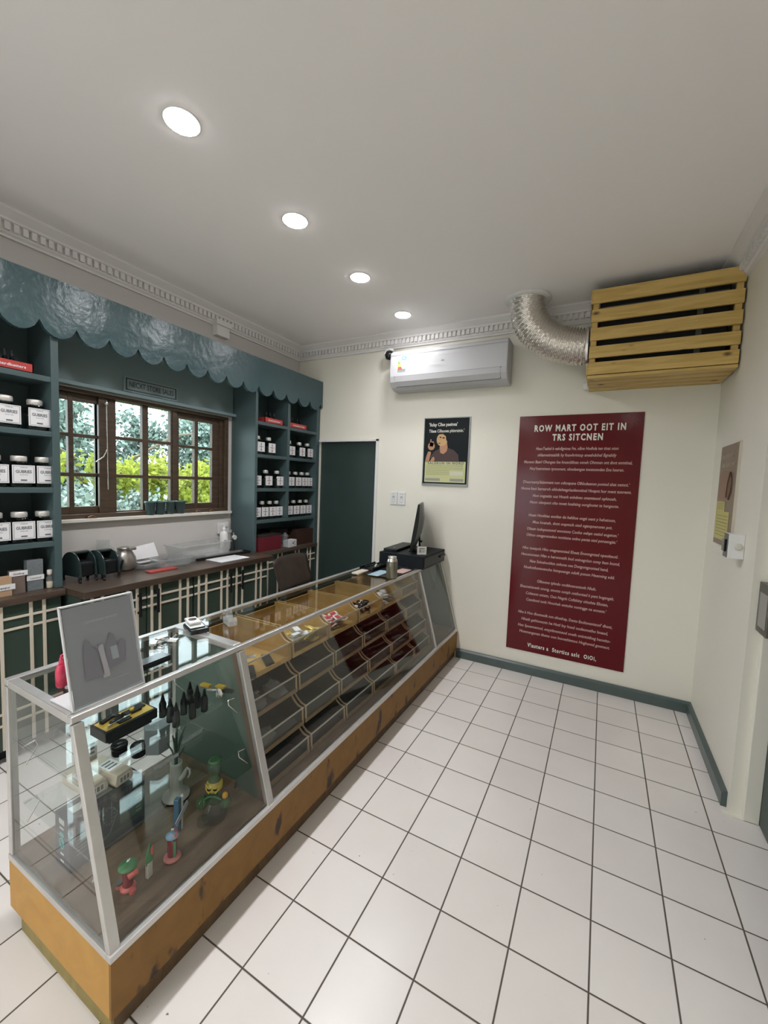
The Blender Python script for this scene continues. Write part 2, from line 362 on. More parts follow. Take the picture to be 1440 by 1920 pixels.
MB(o3).tube([(-12.5, -.12, 8.3), (-12.5, -.1, 5.9)], .016, 6).lathe([(.0, 0), (.05, .05), (.04, .1), (0, .18)], (-12.5, -.12, 8.2), 8).build('stay_bar', silver, W)
MB(o3).tube([(-12.5, -.12, 7.0), (-12.52, -.2, 6.8), (-12.6, -.35, 6.65)], .02, 6).build('stay_arm', silver, W)
for y in (-.55, 2.75, 3.3):
    MB(o3).box(-12.5, -12.42, y-.12, y+.12, 5.12, 5.145).tube([(-12.45, y-.1, 5.15), (-12.44, y, 5.19), (-12.45, y+.1, 5.15)], .018, 6).build('catch', mat('brass', (.3, .17, .1), .4, metal=.8), W)
struct('trim_5', MB().box(-12.62, -12.36, -1.95, 4.12, 5.03, 5.12), mat('sill_paint', (.72, .70, .64), .35), bevel=.01)

# ------------------------------------------------------------------ outside: ground and trees
struct('floor_outside', MB().box(-13.5, 30, -60, -20.6, -.5, -.05), mat('pavement', (.5, .48, .44), .8))
struct('ground', MB().box(-80, -13.5, -60, 60, -.6, -.4), mat('outdoor_grass', (.12, .2, .06), .9, var=.4, vscale=1))
leafA = mat('leaf_hazed_green', (.21, .29, .255), .45, var=.3, vscale=.7)  # window haze is mixed into this leaf colour as a grey-teal tint
leafY = bpy.data.materials.new('leaf_yellow_green'); leafY.use_nodes = True
_n = leafY.node_tree.nodes; _l = leafY.node_tree.links; _n.clear()
_o = _n.new('ShaderNodeOutputMaterial'); _a = _n.new('ShaderNodeBsdfDiffuse'); _t = _n.new('ShaderNodeBsdfTranslucent'); _x = _n.new('ShaderNodeMixShader')
_a.inputs[0].default_value = (.34, .38, .08, 1); _t.inputs[0].default_value = (.46, .50, .10, 1); _x.inputs[0].default_value = .6
_l.new(_a.outputs[0], _x.inputs[1]); _l.new(_t.outputs[0], _x.inputs[2]); _l.new(_x.outputs[0], _o.inputs[0])
leafP = mat('leaf_pale_green', (.32, .40, .37), .5, var=.2, vscale=2)
bark = mat('bark', (.16, .13, .10), .9)
def tree(base, blobs, n, leaf, size, label, limbs):
    t = thing('tree', label, 'tree', base, group='trees outside the window')
    b = MB(base); top = Vector(base)+Vector((0, 0, 4))
    b.tube([Vector(base), Vector(base)+Vector((.1, .2, 2)), top], [.35, .28, .2], 8)
    for p in limbs: b.tube([top]+[Vector(q) for q in p], [.16]+[.09-.015*i for i in range(len(p))], 6)
    for c, r in blobs:
        c = Vector(c); mid = (top+c)/2+Vector((0, 0, .5)); b.tube([top, mid, c], [.12, .07, .03], 5)
        for _ in range(7):
            q = c+Vector([random.uniform(-1, 1)*k for k in r]); b.tube([mid.lerp(c, random.random()), q], [.03, .012], 4)
    b.build('trunk', bark, t)
    vs = []; fs = []
    tot = sum(r[0]*r[1]*r[2] for _, r in blobs)
    for c, r in blobs:
        k = int(n*r[0]*r[1]*r[2]/tot); cc = Vector(c)
        sub = [cc+Vector([random.gauss(0, .45)*a for a in r]) for _ in range(max(4, k//28))]
        for _ in range(k):
            q = random.choice(sub)+Vector([random.gauss(0, .22) for _ in range(3)])
            d = Vector([random.gauss(0, 1) for _ in range(3)]); d.z -= .5; d.normalize(); s_ = d.cross(Vector((random.gauss(0, 1), random.gauss(0, 1), random.gauss(0, 1)))).normalized()
            L = size*random.uniform(.6, 1.3); wd = L*.3; i = len(vs)
            vs += [q, q+d*L*.5+s_*wd, q+d*L, q+d*L*.5-s_*wd]; fs.append((i, i+1, i+2, i+3))
    b = MB(base); b.v = [tuple(v) for v in vs]; b.f = fs; b.m = [0]*len(fs); b.sm = [False]*len(fs)
    me = bpy.data.meshes.new('foliage'); me.from_pydata([((x-base[0])*T, (y-base[1])*T, (z-base[2])*T) for x, y, z in b.v], [], fs); me.materials.append(leaf)
    o = bpy.data.objects.new('foliage', me); COL.objects.link(o); o.parent = t
    return t
tree((-27, 6, -.4), [((-26, 3.5, 6.0), (2.2, 2.6, 3.2)), ((-25, 1.5, 9), (1.6, 1.6, 2)), ((-27, 8.3, 5.5), (2, 2.2, 2.6)), ((-27, 9.5, 8.6), (1.5, 1.2, 1.7)), ((-25, 5.0, 3.6), (2, 3.0, 2.0)), ((-28, 6.2, 8.4), (1.5, .9, .8)), ((-26, 4.6, 9.0), (2, 1.1, 1.6)), ((-26, 8.0, 5.2), (2, 2, 1.6))], 34000, leafA, .3, 'haze-tinted green leafy tree filling the left panes of the window',
     [[(-24, 4.4, 7.0), (-22.5, 3, 7.4)], [(-25, 7, 6.2), (-24, 8.8, 6.6)], [(-23, 6.5, 7.0), (-22, 8.5, 8.6), (-22, 10, 8.9)]])
tree((-26, 14, -.4), [((-25.5, 13.5, 8.4), (2, 2.6, 2.6)), ((-26, 11.5, 5.0), (2, 2.6, 2.4)), ((-27, 16.5, 6.5), (2, 2.5, 3.0)), ((-24.5, 10.8, 9.3), (1.2, .9, 1.0)), ((-25.5, 12.4, 9.2), (1.6, 1.4, 1.2))], 26000, leafA, .3, 'haze-tinted green branching tree behind the right panes of the window',
     [[(-23, 12, 6.8), (-21, 11, 6.6)], [(-23.5, 13.2, 6.0), (-20.5, 10.5, 6.1)]])
tree((-19.5, 3.4, -.4), [((-19, 3.2, 4.4), (.9, 1.0, .55)), ((-19.2, 4.9, 4.6), (.9, .9, .6)), ((-19.4, 2.2, 4.9), (.8, .7, .6)), ((-19.4, 6.2, 3.9), (.9, 1.0, .5))], 7000, leafP, .26, 'pale grey-green bush low outside the left window panes', [])
tree((-22, 5, -.4), [((-20.5, 4.7, 6.2), (1.0, .7, .6)), ((-20.5, 6.6, 6.3), (1.0, .8, .7)), ((-20.5, 9.0, 5.9), (1.2, 1.4, 1.0)), ((-20, 7.6, 4.8), (1.0, 2.0, .6)), ((-20.5, 2.3, 6.7), (.4, .22, .5)), ((-21, 3.7, 6.6), (.4, .2, .5))], 8000, leafY, .27, 'bright yellow-green shrub close outside the window',
     [[(-21, 7, 5.4), (-20, 9.6, 5.7)], [(-20.5, 3, 5), (-20, 1, 5.4)]])
b = MB((-34, 10, 0))
for i in range(70):
    b.lathe([(0, -1.2), (1.0, -.8), (1.5, 0), (1.1, .9), (0, 1.3)], (-36+random.uniform(-1.5, 1.5), -8+i*.62, 1.2+random.uniform(-1, 4.6)), 7)
tag(b.build('hedge', mat('hedge_green', (.13, .19, .16), .8, bump=1, bscale=4, var=.5, vscale=3)), 'hazy green hedge far outside behind the trees', 'hedge')

# ------------------------------------------------------------------ fascia, bulkhead, shelving
b = MB((-11.3, -2, 9.3)); P = .7075; c0 = 5.65+3*P
pts = [(7.92, 10.58)]
y = 7.92; pts = [(-9.0, 10.58)]; low = []
k0 = -21
for k in range(k0, 4):
    ya = 5.65+k*P; yb_ = ya+P
    for j in range(9):
        a = j/8; yy = ya+P*a
        if yy > 7.92: continue
        zz = 9.62-.30*math.sin(PI*min(1, max(0, a)))**.62
        low.append((yy, zz))
low.append((7.92, 9.5))
pts = [(low[0][0], 10.58)]+low+[(7.92, 10.58)]
fs = thing('scalloped_fascia', 'teal scalloped board running above the shelves and window', 'fascia', (-11.3, -2, 9.3))
b.prism(pts, 0, -11.31, -11.2); b.build('scalloped_board', teal, fs)
MB((-11.3, -2, 9.3)).box(-11.45, -11.31, -9, 7.9, 10.4, 10.52).build('top_batten', tealflat, fs)
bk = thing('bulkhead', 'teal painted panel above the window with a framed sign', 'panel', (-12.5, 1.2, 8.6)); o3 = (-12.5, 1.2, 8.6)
MB(o3).box(-12.53, -12.42, -1.72, 4.17, 8.6, 10.4).box(-12.53, -12.28, -1.75, 4.2, 8.56, 8.66).build('board', mat('glare_lifted_teal', (.17, .235, .245), .3, bump=.3, bscale=12), bk, .01)  # fascia teal lightened here to carry the window's veiling glare
sg = thing('framed_sign', 'small teal framed sign on the panel above the window', 'sign', (-12.42, 1.1, 8.7)); o3 = (-12.42, 1.1, 8.7)
MB(o3).box(-12.42, -12.37, .27, 1.93, 8.69, 9.12).build('panel', mat('sign_teal', (.20, .27, .28), .3), sg)
b = MB(o3)
for z0, z1 in ((8.74, 8.765), (9.045, 9.07)): b.box(-12.37, -12.355, .33, 1.87, z0, z1)
for y0 in (.33, 1.845): b.box(-12.37, -12.355, y0, y0+.025, 8.74, 9.07)
b.build('border', mat('dark_teal_line', (.035, .06, .065), .5), sg)
MB(o3).text("NECXT STORE SALES", (-12.362, .42, 8.84), (0, 1, 0), (0, 0, 1), 1.36, .15, 0, .015).build('lettering', mat('dark_letter', (.02, .035, .04), .5), sg)

def shelving(name, label, y0, y1, verts, zs, back=True):
    o3 = (-11.9, (y0+y1)/2, 3.66); t = thing(name, label, 'shelving', o3)
    for (a, c, z0) in verts: MB(o3).box(-12.4, -11.31, a, c, z0, 10.4).build('side_panel', tealflat, t, .008)
    ys = [(verts[i][1], verts[i+1][0]) for i in range(len(verts)-1)]
    for z, whole in zs:
        if whole: MB(o3).box(-12.4, -11.32, verts[0][1], verts[-1][0], z-.12, z).build('shelf', tealflat, t, .008)
        else:
            for a, c in ys: MB(o3).box(-12.4, -11.32, a, c, z-.12, z).build('shelf', tealflat, t, .008)
    MB(o3).box(-12.5, -12.4, y0, y1, 3.66, 10.4).build('back_panel', tealflat, t)
    return t
shelving('shelving_unit', 'teal shelving unit left of the window with large jars', -5.4, -1.75, [(-5.4, -5.28, 3.66), (-3.55, -3.43, 3.66), (-1.9, -1.75, 3.66)], [(8.46, 0), (7.25, 0), (5.99, 0), (4.76, 0)])
t = shelving('shelving_unit', 'teal shelving unit between the window and the green door', 4.2, 7.92, [(4.2, 4.32, 3.66), (5.88, 6.02, 4.82), (7.70, 7.92, 0)], [(8.42, 0), (7.24, 0), (6.0, 0), (4.82, 1)])

# ------------------------------------------------------------------ base cabinets and worktops
def trellis(b, x, y0, y1, ys, z0=.35, z1=3.5):
    for y in ys: b.box(x, x+.035, y-.03, y+.03, z0, z1)
    for z in (3.2, 2.96, 1.15, .9): b.box(x, x+.03, y0+.02, y1-.02, z-.025, z+.025)
def cabinet(label, x, y0, y1, doors, xb=-12.45):
    o3 = (x, (y0+y1)/2, 0); t = thing('base_cabinet', label, 'cabinet', o3)
    MB(o3).box(xb, x-.1, y0, y1, .3, 3.5).build('carcass', greend, t)
    MB(o3).box(xb+.2, x-.3, y0, y1, 0, .3).build('plinth', darkin, t)
    for a, c, ys, hy in doors:
        dr = MB(o3).box(x-.09, x, a+.015, c-.015, .33, 3.5).build('door', greend, t, .006)
        b = MB(o3); trellis(b, x, a, c, ys); b.build('trellis', cream, dr, .004)
        if hy is not None:
            MB(o3).box(x+.1, x+.15, hy-.03, hy+.03, 2.76, 3.4).box(x, x+.1, hy-.025, hy+.025, 2.83, 2.89).box(x, x+.1, hy-.025, hy+.025, 3.27, 3.33).build('handle', blackm, dr, .01)
    return t
cabinet('dark green lattice cabinet below the window, nearer the camera', -10.48, -1.72, 1.1, [(-1.7, -.27, (-1.55, -1.33, -.75, -.52), -.5), (-.27, 1.09, (-.14, .08, .67, .91), -.03)])
cabinet('dark green lattice cabinet below the window, nearer the green door', -10.48, 1.1, 4.05, [(1.11, 2.58, (1.27, 1.52, 2.07, 2.3), 2.35), (2.58, 4.02, (2.66, 2.9, 3.5, 3.72), 2.82)])
cabinet('dark green lattice cabinet under the left shelving unit', -11.22, -5.3, -1.8, [(-5.2, -4.35, (-5.0, -4.75), None), (-4.35, -3.06, (-4.2, -4.0, -3.45, -3.2), None), (-3.06, -1.82, (-2.92, -2.41, -2.17), None)])
cabinet('dark green lattice cabinet behind the brown chair', -11.22, 4.3, 7.68, [(4.32, 5.98, (4.56, 4.8, 5.34, 5.57), None), (5.98, 7.66, (6.36, 6.58, 7.14, 7.34), None)])
tag(MB((-11.4, 1.2, 3.5)).box(-12.54, -10.38, -1.76, 4.2, 3.5, 3.67).build('worktop', darktop, bevel=.015), 'long dark worktop under the window', 'worktop')
tag(MB((-11.8, -3.5, 3.5)).box(-12.4, -11.1, -5.3, -1.78, 3.5, 3.655).build('worktop', darktop, bevel=.015), 'dark wooden worktop below the left shelving unit', 'worktop')
tag(MB((-11.8, 6, 3.5)).box(-12.4, -11.1, 4.33, 7.69, 3.5, 3.655).build('worktop', darktop, bevel=.015), 'dark wooden worktop carrying the red box', 'worktop')

# ------------------------------------------------------------------ jars
lidm = mat('jar_lid', (.6, .58, .55), .35, metal=.35)
content = mat('jar_content', (.05, .06, .05), .8, bump=1, bscale=60, var=.6, vscale=40)
def jar(label, group, big):
    wd = .215 if big else .19
    t = thing('jar', label, 'jar', (0, 0, 0), 0, group)
    q = 6 if big else 6
    MB().lathe([(wd*.9, 0), (wd, .03), (wd, .44), (wd*.8, .5), (wd*.55, .53), (wd*.55, .57)], (0, 0, 0), 24, 0, sq=q).build('glass_body', gljar, t)
    MB().lathe([(wd*.82, .02), (wd*.86, .05), (wd*.86, .36), (0, .37)], (0, 0, 0), 16, 0, sq=q).build('content', content, t)
    MB().lathe([(wd*(.62 if big else .5), .56), (wd*(.66 if big else .52), .58), (wd*(.66 if big else .52), .66), (wd*(.6 if big else .47), .68)], (0, 0, 0), 20).build('lid', lidm, t)
    b = MB(); x = wd+.006; hw = wd*.93; z0, z1 = (.09, .48) if big else (.11, .46)
    b.box(x, x+.006, -hw, hw, z0, z1, 0)
    xx = x+.008
    if big:
        b.text("PREMIUM", (xx, -.06, z1-.06), (0, 1, 0), (0, 0, 1), .12, .018, 1)
        b.text("GUBRIES", (xx, -.14, z1-.17), (0, 1, 0), (0, 0, 1), .28, .062, 1, .03)
        b.text("GOOD TEAS", (xx, -.07, z1-.22), (0, 1, 0), (0, 0, 1), .14, .018, 1)
        b.box(xx-.002, xx, -.055, .055, z0+.05, z0+.08, 1)
        for a, c, d_, e in ((-hw+.02, hw-.02, z0+.02, z0+.026), (-hw+.02, hw-.02, z1-.026, z1-.02), (-hw+.02, -hw+.026, z0+.02, z1-.02), (hw-.026, hw-.02, z0+.02, z1-.02)): b.box(xx-.002, xx, a, c, d_, e, 1)
    else:
        b.box(xx-.002, xx, -.11, .11, .285, .30, 1); b.box(xx-.002, xx, -.012, .012, .16, .42, 2); b.box(xx-.002, xx, -.03, .03, .15, .19, 1); b.box(xx-.002, xx, -.02, .02, .37, .42, 1)
    b.build('label', [paper, ink, redink], t)
    return t
first = True; proto = None
for z, nm, ys in ((7.25, 'second', (-2.62, -2.09)), (5.99, 'third', (-2.85, -2.40, -1.965)), (4.76, 'fourth', (-2.85, -2.42, -1.985))):
    for i, y in enumerate(ys):
        pos = {2: ['left', 'right'], 3: ['leftmost', 'middle', 'rightmost']}[len(ys)][i]
        lb = f'large jar with white label, {pos} on the {nm} shelf left of the window'
        if proto is None: proto = jar(lb, 'large jars on the left shelving unit', True); proto.location = Vector((-11.62, y, z))*T
        else: dup(proto, (-11.62, y, z), 0, lb)
proto = None
rows = [(7.24, 'upper', (4.66, 5.22), (6.36, 7.0, 7.53)), (6.0, 'middle', (4.52, 5.09, 5.7), (6.36, 6.8, 7.2, 7.58)), (4.82, 'lower', (4.52, 4.94, 5.4, 5.8-.14), (6.3, 6.72, 7.13, 7.53))]
rows[2] = (4.82, 'lower', (4.52, 4.92, 5.32, 5.72-.03), (6.3, 6.71, 7.12, 7.52))
for z, nm, a, c in rows:
    for bay, ys in (('left', a), ('right', c)):
        for i, y in enumerate(ys):
            lb = f'small white-labelled jar, {ORD[i]} from left, {nm} {bay} compartment by the door'
            if proto is None: proto = jar(lb, 'small jars on the shelves beside the door', False); proto.location = Vector((-11.68, y, z))*T
            else: dup(proto, (-11.68, y, z), 0, lb)

# red trays with little dropper bottles
def tray(label, loc, wy, txt):
    t = thing('display_tray', label, 'tray', loc, 0, 'red display trays on the top shelves')
    b = MB().box(-.35, 0, -wy/2, wy/2, 0, .03); b.box(-.02, 0, -wy/2, wy/2, 0, .2).box(-.35, -.33, -wy/2, wy/2, 0, .2).box(-.35, 0, -wy/2, -wy/2+.02, 0, .2).box(-.35, 0, wy/2-.02, wy/2, 0, .2)
    b.build('box', redp, t)
    MB().text(txt, (.006, -wy*.33, .08), (0, 1, 0), (0, 0, 1), wy*.68, .055, 0, .02).build('lettering', paper, t)
    return t
tray('red display tray on the top shelf left of the window', (-11.4, -2.62, 8.46), .88, 'Custerdbatters')
tray('red display tray on the top shelf, left compartment by the door', (-11.4, 5.22, 8.42), .95, 'WANDCUSATS.INO')
tray('red display tray on the top shelf, right compartment by the door', (-11.4, 6.62, 8.42), 1.05, 'WNDAMBRALATTEND')
smoke = glass('smoked_glass', (.25, .28, .25))
def dropper(label, loc):
    t = thing('dropper_bottle', label, 'bottle', loc, 0, 'small dropper bottles standing in the red trays')
    MB().lathe([(.06, 0), (.065, .02), (.065, .2), (.03, .25), (.03, .27)], (0, 0, 0), 12).build('bottle', smoke, t)
    MB().lathe([(.035, .26), (.04, .27), (.036, .34), (.02, .37), (.015, .42)], (0, 0, 0), 10).build('cap', blackm, t)
    return t
dp = None
for where, y, xs in (('left of the window', -2.62, (-.18, .02, .14)), ('left compartment by the door', 5.18, (-.18, .02, .22)), ('right compartment by the door', 6.62, (-.15, .15, .32))):
    z = 8.49 if y < 0 else 8.45
    for i, dy in enumerate(xs):
        lb = f'small dark dropper bottle, {ORD[i]} in the red tray, {where}'
        if dp is None: dp = dropper(lb, (-11.6, y+dy, z))
        else: dup(dp, (-11.6, y+dy, z), 0, lb)

# items on the left wood worktop
def labelled_box(name, label, cat, x, y, w_, d_, h_, m, lz, lh, lw, txt):
    t = thing(name, label, cat, (x, y, 3.655)); MB().box(-d_, 0, -w_/2, w_/2, 0, h_).build('box', m, t, .008)
    b = MB().box(.004, .012, -lw/2, lw/2, lz, lz+lh, 0); b.text(txt, (.016, -lw*.3, lz+lh*.3), (0, 1, 0), (0, 0, 1), lw*.6, lh*.35, 1); b.build('label', [paper, ink], t); return t
labelled_box('card_box', 'tan card box with white label at the left picture edge', 'box', -11.35, -2.83, .32, .16, .42, mat('tan_card', (.42, .28, .17), .6), .14, .12, .42, 'Laaspy')
labelled_box('card_box', 'brown lidded box with white label, second from left on the worktop', 'box', -11.4, -2.54, .24, .2, .5, mat('brown_card', (.16, .12, .10), .6), .4, .11, .32, 'Guubug')
labelled_box('card_box', 'tall grey patterned box with white label beside the tiny bottle', 'box', -11.45, -2.22, .3, .16, .7, mat('grey_card', (.15, .17, .18), .6, var=.35, vscale=60), .24, .11, .32, 'Lusolod')
t = thing('tiny_bottle', 'tiny stoppered glass bottle with cream powder beside the grey box', 'bottle', (-11.45, -1.98+.03, 3.655))
MB().lathe([(.06, 0), (.07, .02), (.07, .25), (.035, .3), (.035, .33)], seg=14).build('bottle', glclear, t)
MB().lathe([(.058, .01), (.062, .03), (.062, .15), (0, .155)], seg=12).build('powder', mat('cream_powder', (.65, .56, .42), .9), t)
MB().lathe([(.045, .32), (.05, .34), (.05, .42), (.04, .43)], seg=12).build('stopper', mat('stopper', (.6, .55, .5), .6), t)

# bottom compartment near the door
t = thing('storage_box', 'dark red storage box on the worktop by the right shelves', 'box', (-11.25, 4.98, 3.655))
MB().box(-.9, 0, -.6, .6, 0, .53).build('box', mat('dark_red_card', (.13, .008, .018), .45), t, .01); MB().box(-.9, 0, -.6, .6, .531, .6).build('lid', mat('dark_lid', (.02, .012, .012), .6), t, .01)
t = thing('storage_box', 'dark brown storage box right of the white box by the door', 'box', (-11.35, 7.15, 3.655))
MB().box(-.9, 0, -.52, .52, 0, .55).build('box', mat('dark_brown_card', (.045, .02, .013), .5), t, .01); MB().box(-.9, 0, -.52, .52, .551, .62).build('lid', mat('dark_brown_lid', (.03, .014, .01), .5), t, .01)
t = thing('storage_box', 'black box in shadow behind the clear glass jar', 'box', (-11.8, 6.05, 3.655))
MB().box(-.5, 0, -.55, .5, 0, .62).build('box', darkin, t, .01); MB().box(-.5, 0.01, -.56, .51, .621, .68).build('lid', blackm, t, .01)
t = thing('carton', 'small white carton with black print between the dark boxes', 'box', (-11.2, 6.2, 3.655), .15)
b = MB().box(-.28, 0, -.27, .27, 0, .27, 0)
for y, z, r in ((.02, .14, .04), (.12, .18, .03), (.14, .08, .03)): b.lathe([(r, 0), (r*.9, .004)], (.001, y, z), 10, 1, axis=0)
b.build('box', [paper, blackm], t)
t = thing('glass_jar', 'clear glass jar beside the small white carton', 'jar', (-11.25, 5.78, 3.655))
MB().lathe([(.12, 0), (.13, .03), (.13, .35), (.1, .4), (.1, .42)], seg=18).build('glass_body', glclear, t)
MB().lathe([(.11, .42), (.14, .44), (.14, .5), (.06, .56), (.05, .6), (0, .62)], seg=18).build('stopper', glclear, t)

# ------------------------------------------------------------------ worktop clutter
dg = mat('dark_green_enamel', (.02, .035, .035), .22)
def machine(label, loc, rz):
    t = thing('tabletop_appliance', label, 'appliance', loc, rz, 'domed appliances on the worktop')
    poly = [(-.32, .16)]+[(-.32+.0*k, .16+.1*k) for k in range(1, 3)]
    prof = []
    for k in range(13):
        a = PI*k/12; prof.append((-.02-.36*math.cos(a), .30+.44*math.sin(a)**.8))
    prof = [(-.36, .14)]+prof+[(.36, .14)]
    inner = [(x*.88-.0, .14+(z-.14)*.88) for x, z in prof]
    ring = prof+inner[::-1]
    # two curved cheek plates and a hood between them
    for y0 in (-.2, .17): MB().prism(prof, 1, y0, y0+.03).build('cheek', dg, t, .005)
    b = MB(); hood = prof[1:9]; hi = [(x*.93, .16+(z-.16)*.93) for x, z in hood]
    b.prism(hood+hi[::-1], 1, -.17, .17); b.build('hood', dg, t)
    MB().box(-.31, .3, -.165, .165, .13, .5).build('drum', blackm, t, .05)
    for x in (-.3, .3):
        for y in (-.18, .18):
            MB().tube([(x, y, .2), (x*1.06, y*1.05, .1), (x*1.0, y, .02), (x*1.12, y*1.1, .01)], [.035, .03, .022, .03], 8).build('leg', blackg, t)
    return t
mm = machine('dark domed appliance on short curved legs next to the teal shelving', (-11.62, -1.25, 3.67), .12)
dup(mm, (-11.48, -.78, 3.67), .12, 'dark domed appliance on short curved legs next to the steel jug')
t = thing('wine_stopper', 'black pen leaning against the right domed appliance', 'pen', (-11.3, -.5, 3.67))
MB().tube([(0, .0, .02), (-.02, .12, .42)], .028, 8).build('barrel', blackm, t); MB().tube([(-.02, .12, .42), (-.021, .124, .45)], .02, 8).build('clip', silver, t)
t.name = 'pen'
t = thing('jug', 'brushed steel jug with spout on the worktop below the window', 'jug', (-11.95, .02, 3.67))
steel = mat('brushed_steel', (.42, .40, .37), .3, metal=.85, bump=.05, bscale=40)
MB().lathe([(.2, 0), (.26, .04), (.29, .2), (.27, .36), (.2, .5), (.17, .56), (.19, .62)], seg=28).build('jug_body', steel, t)
MB().lathe([(.18, .6), (.19, .62), (.1, .66), (0, .67)], seg=20).build('lid', steel, t)
MB().box(.1, .3, -.04, .16, .58, .66).build('spout', steel, t, .02)
MB().tube([(-.0, -.26, .15), (.05, -.42, .2), (.05, -.42, .42), (0, -.2, .52)], .022, 8).build('handle', steel, t)
t = thing('measuring_cup', 'clear glass cup standing behind the domed appliances', 'cup', (-12.25, -.38, 3.67))
MB().lathe([(.12, 0), (.14, .03), (.15, .8), (.155, .86)], seg=18).build('cup', glclear, t)
MB().tube([(.05, .12, .7), (.1, .22, .6), (.1, .22, .4), (.05, .13, .3)], .02, 6).build('handle', glclear, t)
def tub(label, x, y, w_, d_, h_, m, rz=0, fl=.06, name='storage_tub', group='plastic tubs on the worktop', lip=True):
    t = thing(name, label, 'tub', (x, y, 3.672), rz, group)
    b = MB(); q = .02
    for a in range(2):
        pass
    o_ = [(-d_/2, -w_/2), (d_/2, -w_/2), (d_/2, w_/2), (-d_/2, w_/2)]
    lo = [(x_*(1-fl*2), y_*(1-fl*1.2), 0) for x_, y_ in o_]; hi = [(x_, y_, h_) for x_, y_ in o_]
    li = [(x_*(1-fl*2)*.94, y_*(1-fl*1.2)*.97, q) for x_, y_ in o_]; hi2 = [(x_*.94, y_*.97, h_) for x_, y_ in o_]
    V = lo+hi+hi2+li; F_ = [(0, 1, 2, 3), (12, 13, 14, 15)]
    for i in range(4):
        j = (i+1) % 4; F_ += [(i, j, 4+j, 4+i), (4+i, 4+j, 8+j, 8+i), (8+i, 8+j, 12+j, 12+i)]
    b.add(V, F_); b.build('body', m, t)
    if lip:
        b = MB(); r = .03
        P4 = [(x_*1.02, y_*1.01, h_) for x_, y_ in o_]
        for i in range(4): b.bar(P4[i], P4[(i+1) % 4], r*2, r)
        b.build('rim', m, t)
    return t
tub('large frosted plastic tub nearest the white pump bottle', -11.85, 2.35, 1.9, .8, .5, frost, .03)
tub('shallow clear tub behind the red strip', -11.55, 1.15, 1.0, .55, .22, glclear, -.1)
tub('clear low tray between the steel jug and the shallow tub', -11.85, .62, .75, .6, .12, glclear, .1)
t = thing('paper_sheet', 'white folded paper sheets propped in the clear tray', 'paper', (-12.0, .66, 3.9), .12)
MB().add([(0, -.42, 0), (0, .42, 0), (-.2, .42, .4), (-.2, -.42, .32), (-.012, -.42, 0), (-.012, .42, 0), (-.212, .42, .4), (-.212, -.42, .32)], [(0, 1, 2, 3), (7, 6, 5, 4), (0, 4, 5, 1), (1, 5, 6, 2), (2, 6, 7, 3), (3, 7, 4, 0)]).build('sheet', paper, t)
MB().box(-.15, .1, -.3, .2, -.1, -.088).build('flat_sheet', paper, t)
tag(MB((-11.15, .6, 3.67)).box(-11.28, -11.0, .18, .98, 3.672, 3.70).build('ruler', redp, bevel=.006), 'flat red strip lying on the worktop below the window', 'ruler')
t = thing('pump_bottle', 'white pump bottle at the right end of the worktop', 'bottle', (-11.9, 3.37, 3.672))
MB().lathe([(.13, 0), (.14, .02), (.14, .68), (.11, .76), (.05, .8), (.05, .84)], seg=20).build('bottle', mat('white_plastic', (.7, .7, .7), .3), t)
MB().lathe([(.06, .83), (.065, .85), (.065, .92), (.02, .94), (.02, 1.04)], seg=14).box(-.02, .02, -.14, .03, 1.02, 1.06).build('pump', whitep, t)
b = MB(); b.text('LOSO', (.145, -.03, .3), (0, 0, 1), (0, -1, 0), .2, .05, 0, .02); b.box(.1, .142, -.03, .04, .16, .2); b.build('print', blackm, t)
t = thing('socket_outlet', 'white wall socket beside the pump bottle', 'socket', (-12.54, 3.82, 4.3))
MB().box(0, .1, -.22, .24, 0, .4).build('plate', whitep, t, .015); MB().box(.1, .16, .02, .14, .24, .34).build('switch', whitep, t, .01)
t = thing('pressure_gauge', 'small round gauge with valve hanging by the teal shelving', 'gauge', (-12.1, 3.98, 4.1))
MB().lathe([(.1, 0), (.11, .01), (.11, .06), (.09, .07)], (0, 0, .07), 20, axis=0).build('gauge', silver, t); MB().lathe([(.085, .07), (.085, .075)], (0, 0, .07), 18, axis=0).build('dial', paper, t)
MB().tube([(-.0, 0, .17), (0, 0, .3), (0, -.12, .32)], .03, 8).build('valve', silver, t); MB().box(-.06, .06, -.16, -.04, .26, .36).build('nut', silver, t, .01); MB().tube([(0, 0, -.03), (0, .02, -.3), (.05, .02, -.42)], .015, 6).build('hose', blackm, t)
t = thing('tray', 'long black tray with gadgets on the right end of the worktop', 'tray', (-11.55, 2.95, 3.672), -.05)
MB().box(-.18, .15, -1.0, 1.15, 0, .05).box(-.18, .15, -1.0, -.95, .05, .08).box(-.18, .15, 1.1, 1.15, .05, .08).box(.12, .15, -1.0, 1.15, .05, .08).build('tray_body', blackm, t, .01)
MB().box(-.12, .06, -.95, -.6, .052, .13).build('gadget', blackg, t, .02); MB().box(-.1, .03, .2, .9, .052, .12).build('lid', glclear, t, .02)
tag(MB((-11.05, 2.8, 3.68)).box(-11.42, -10.68, 2.25, 3.4, 3.675, 3.69).build('paper_sheet', paper), 'white paper sheet at the front of the worktop', 'paper')
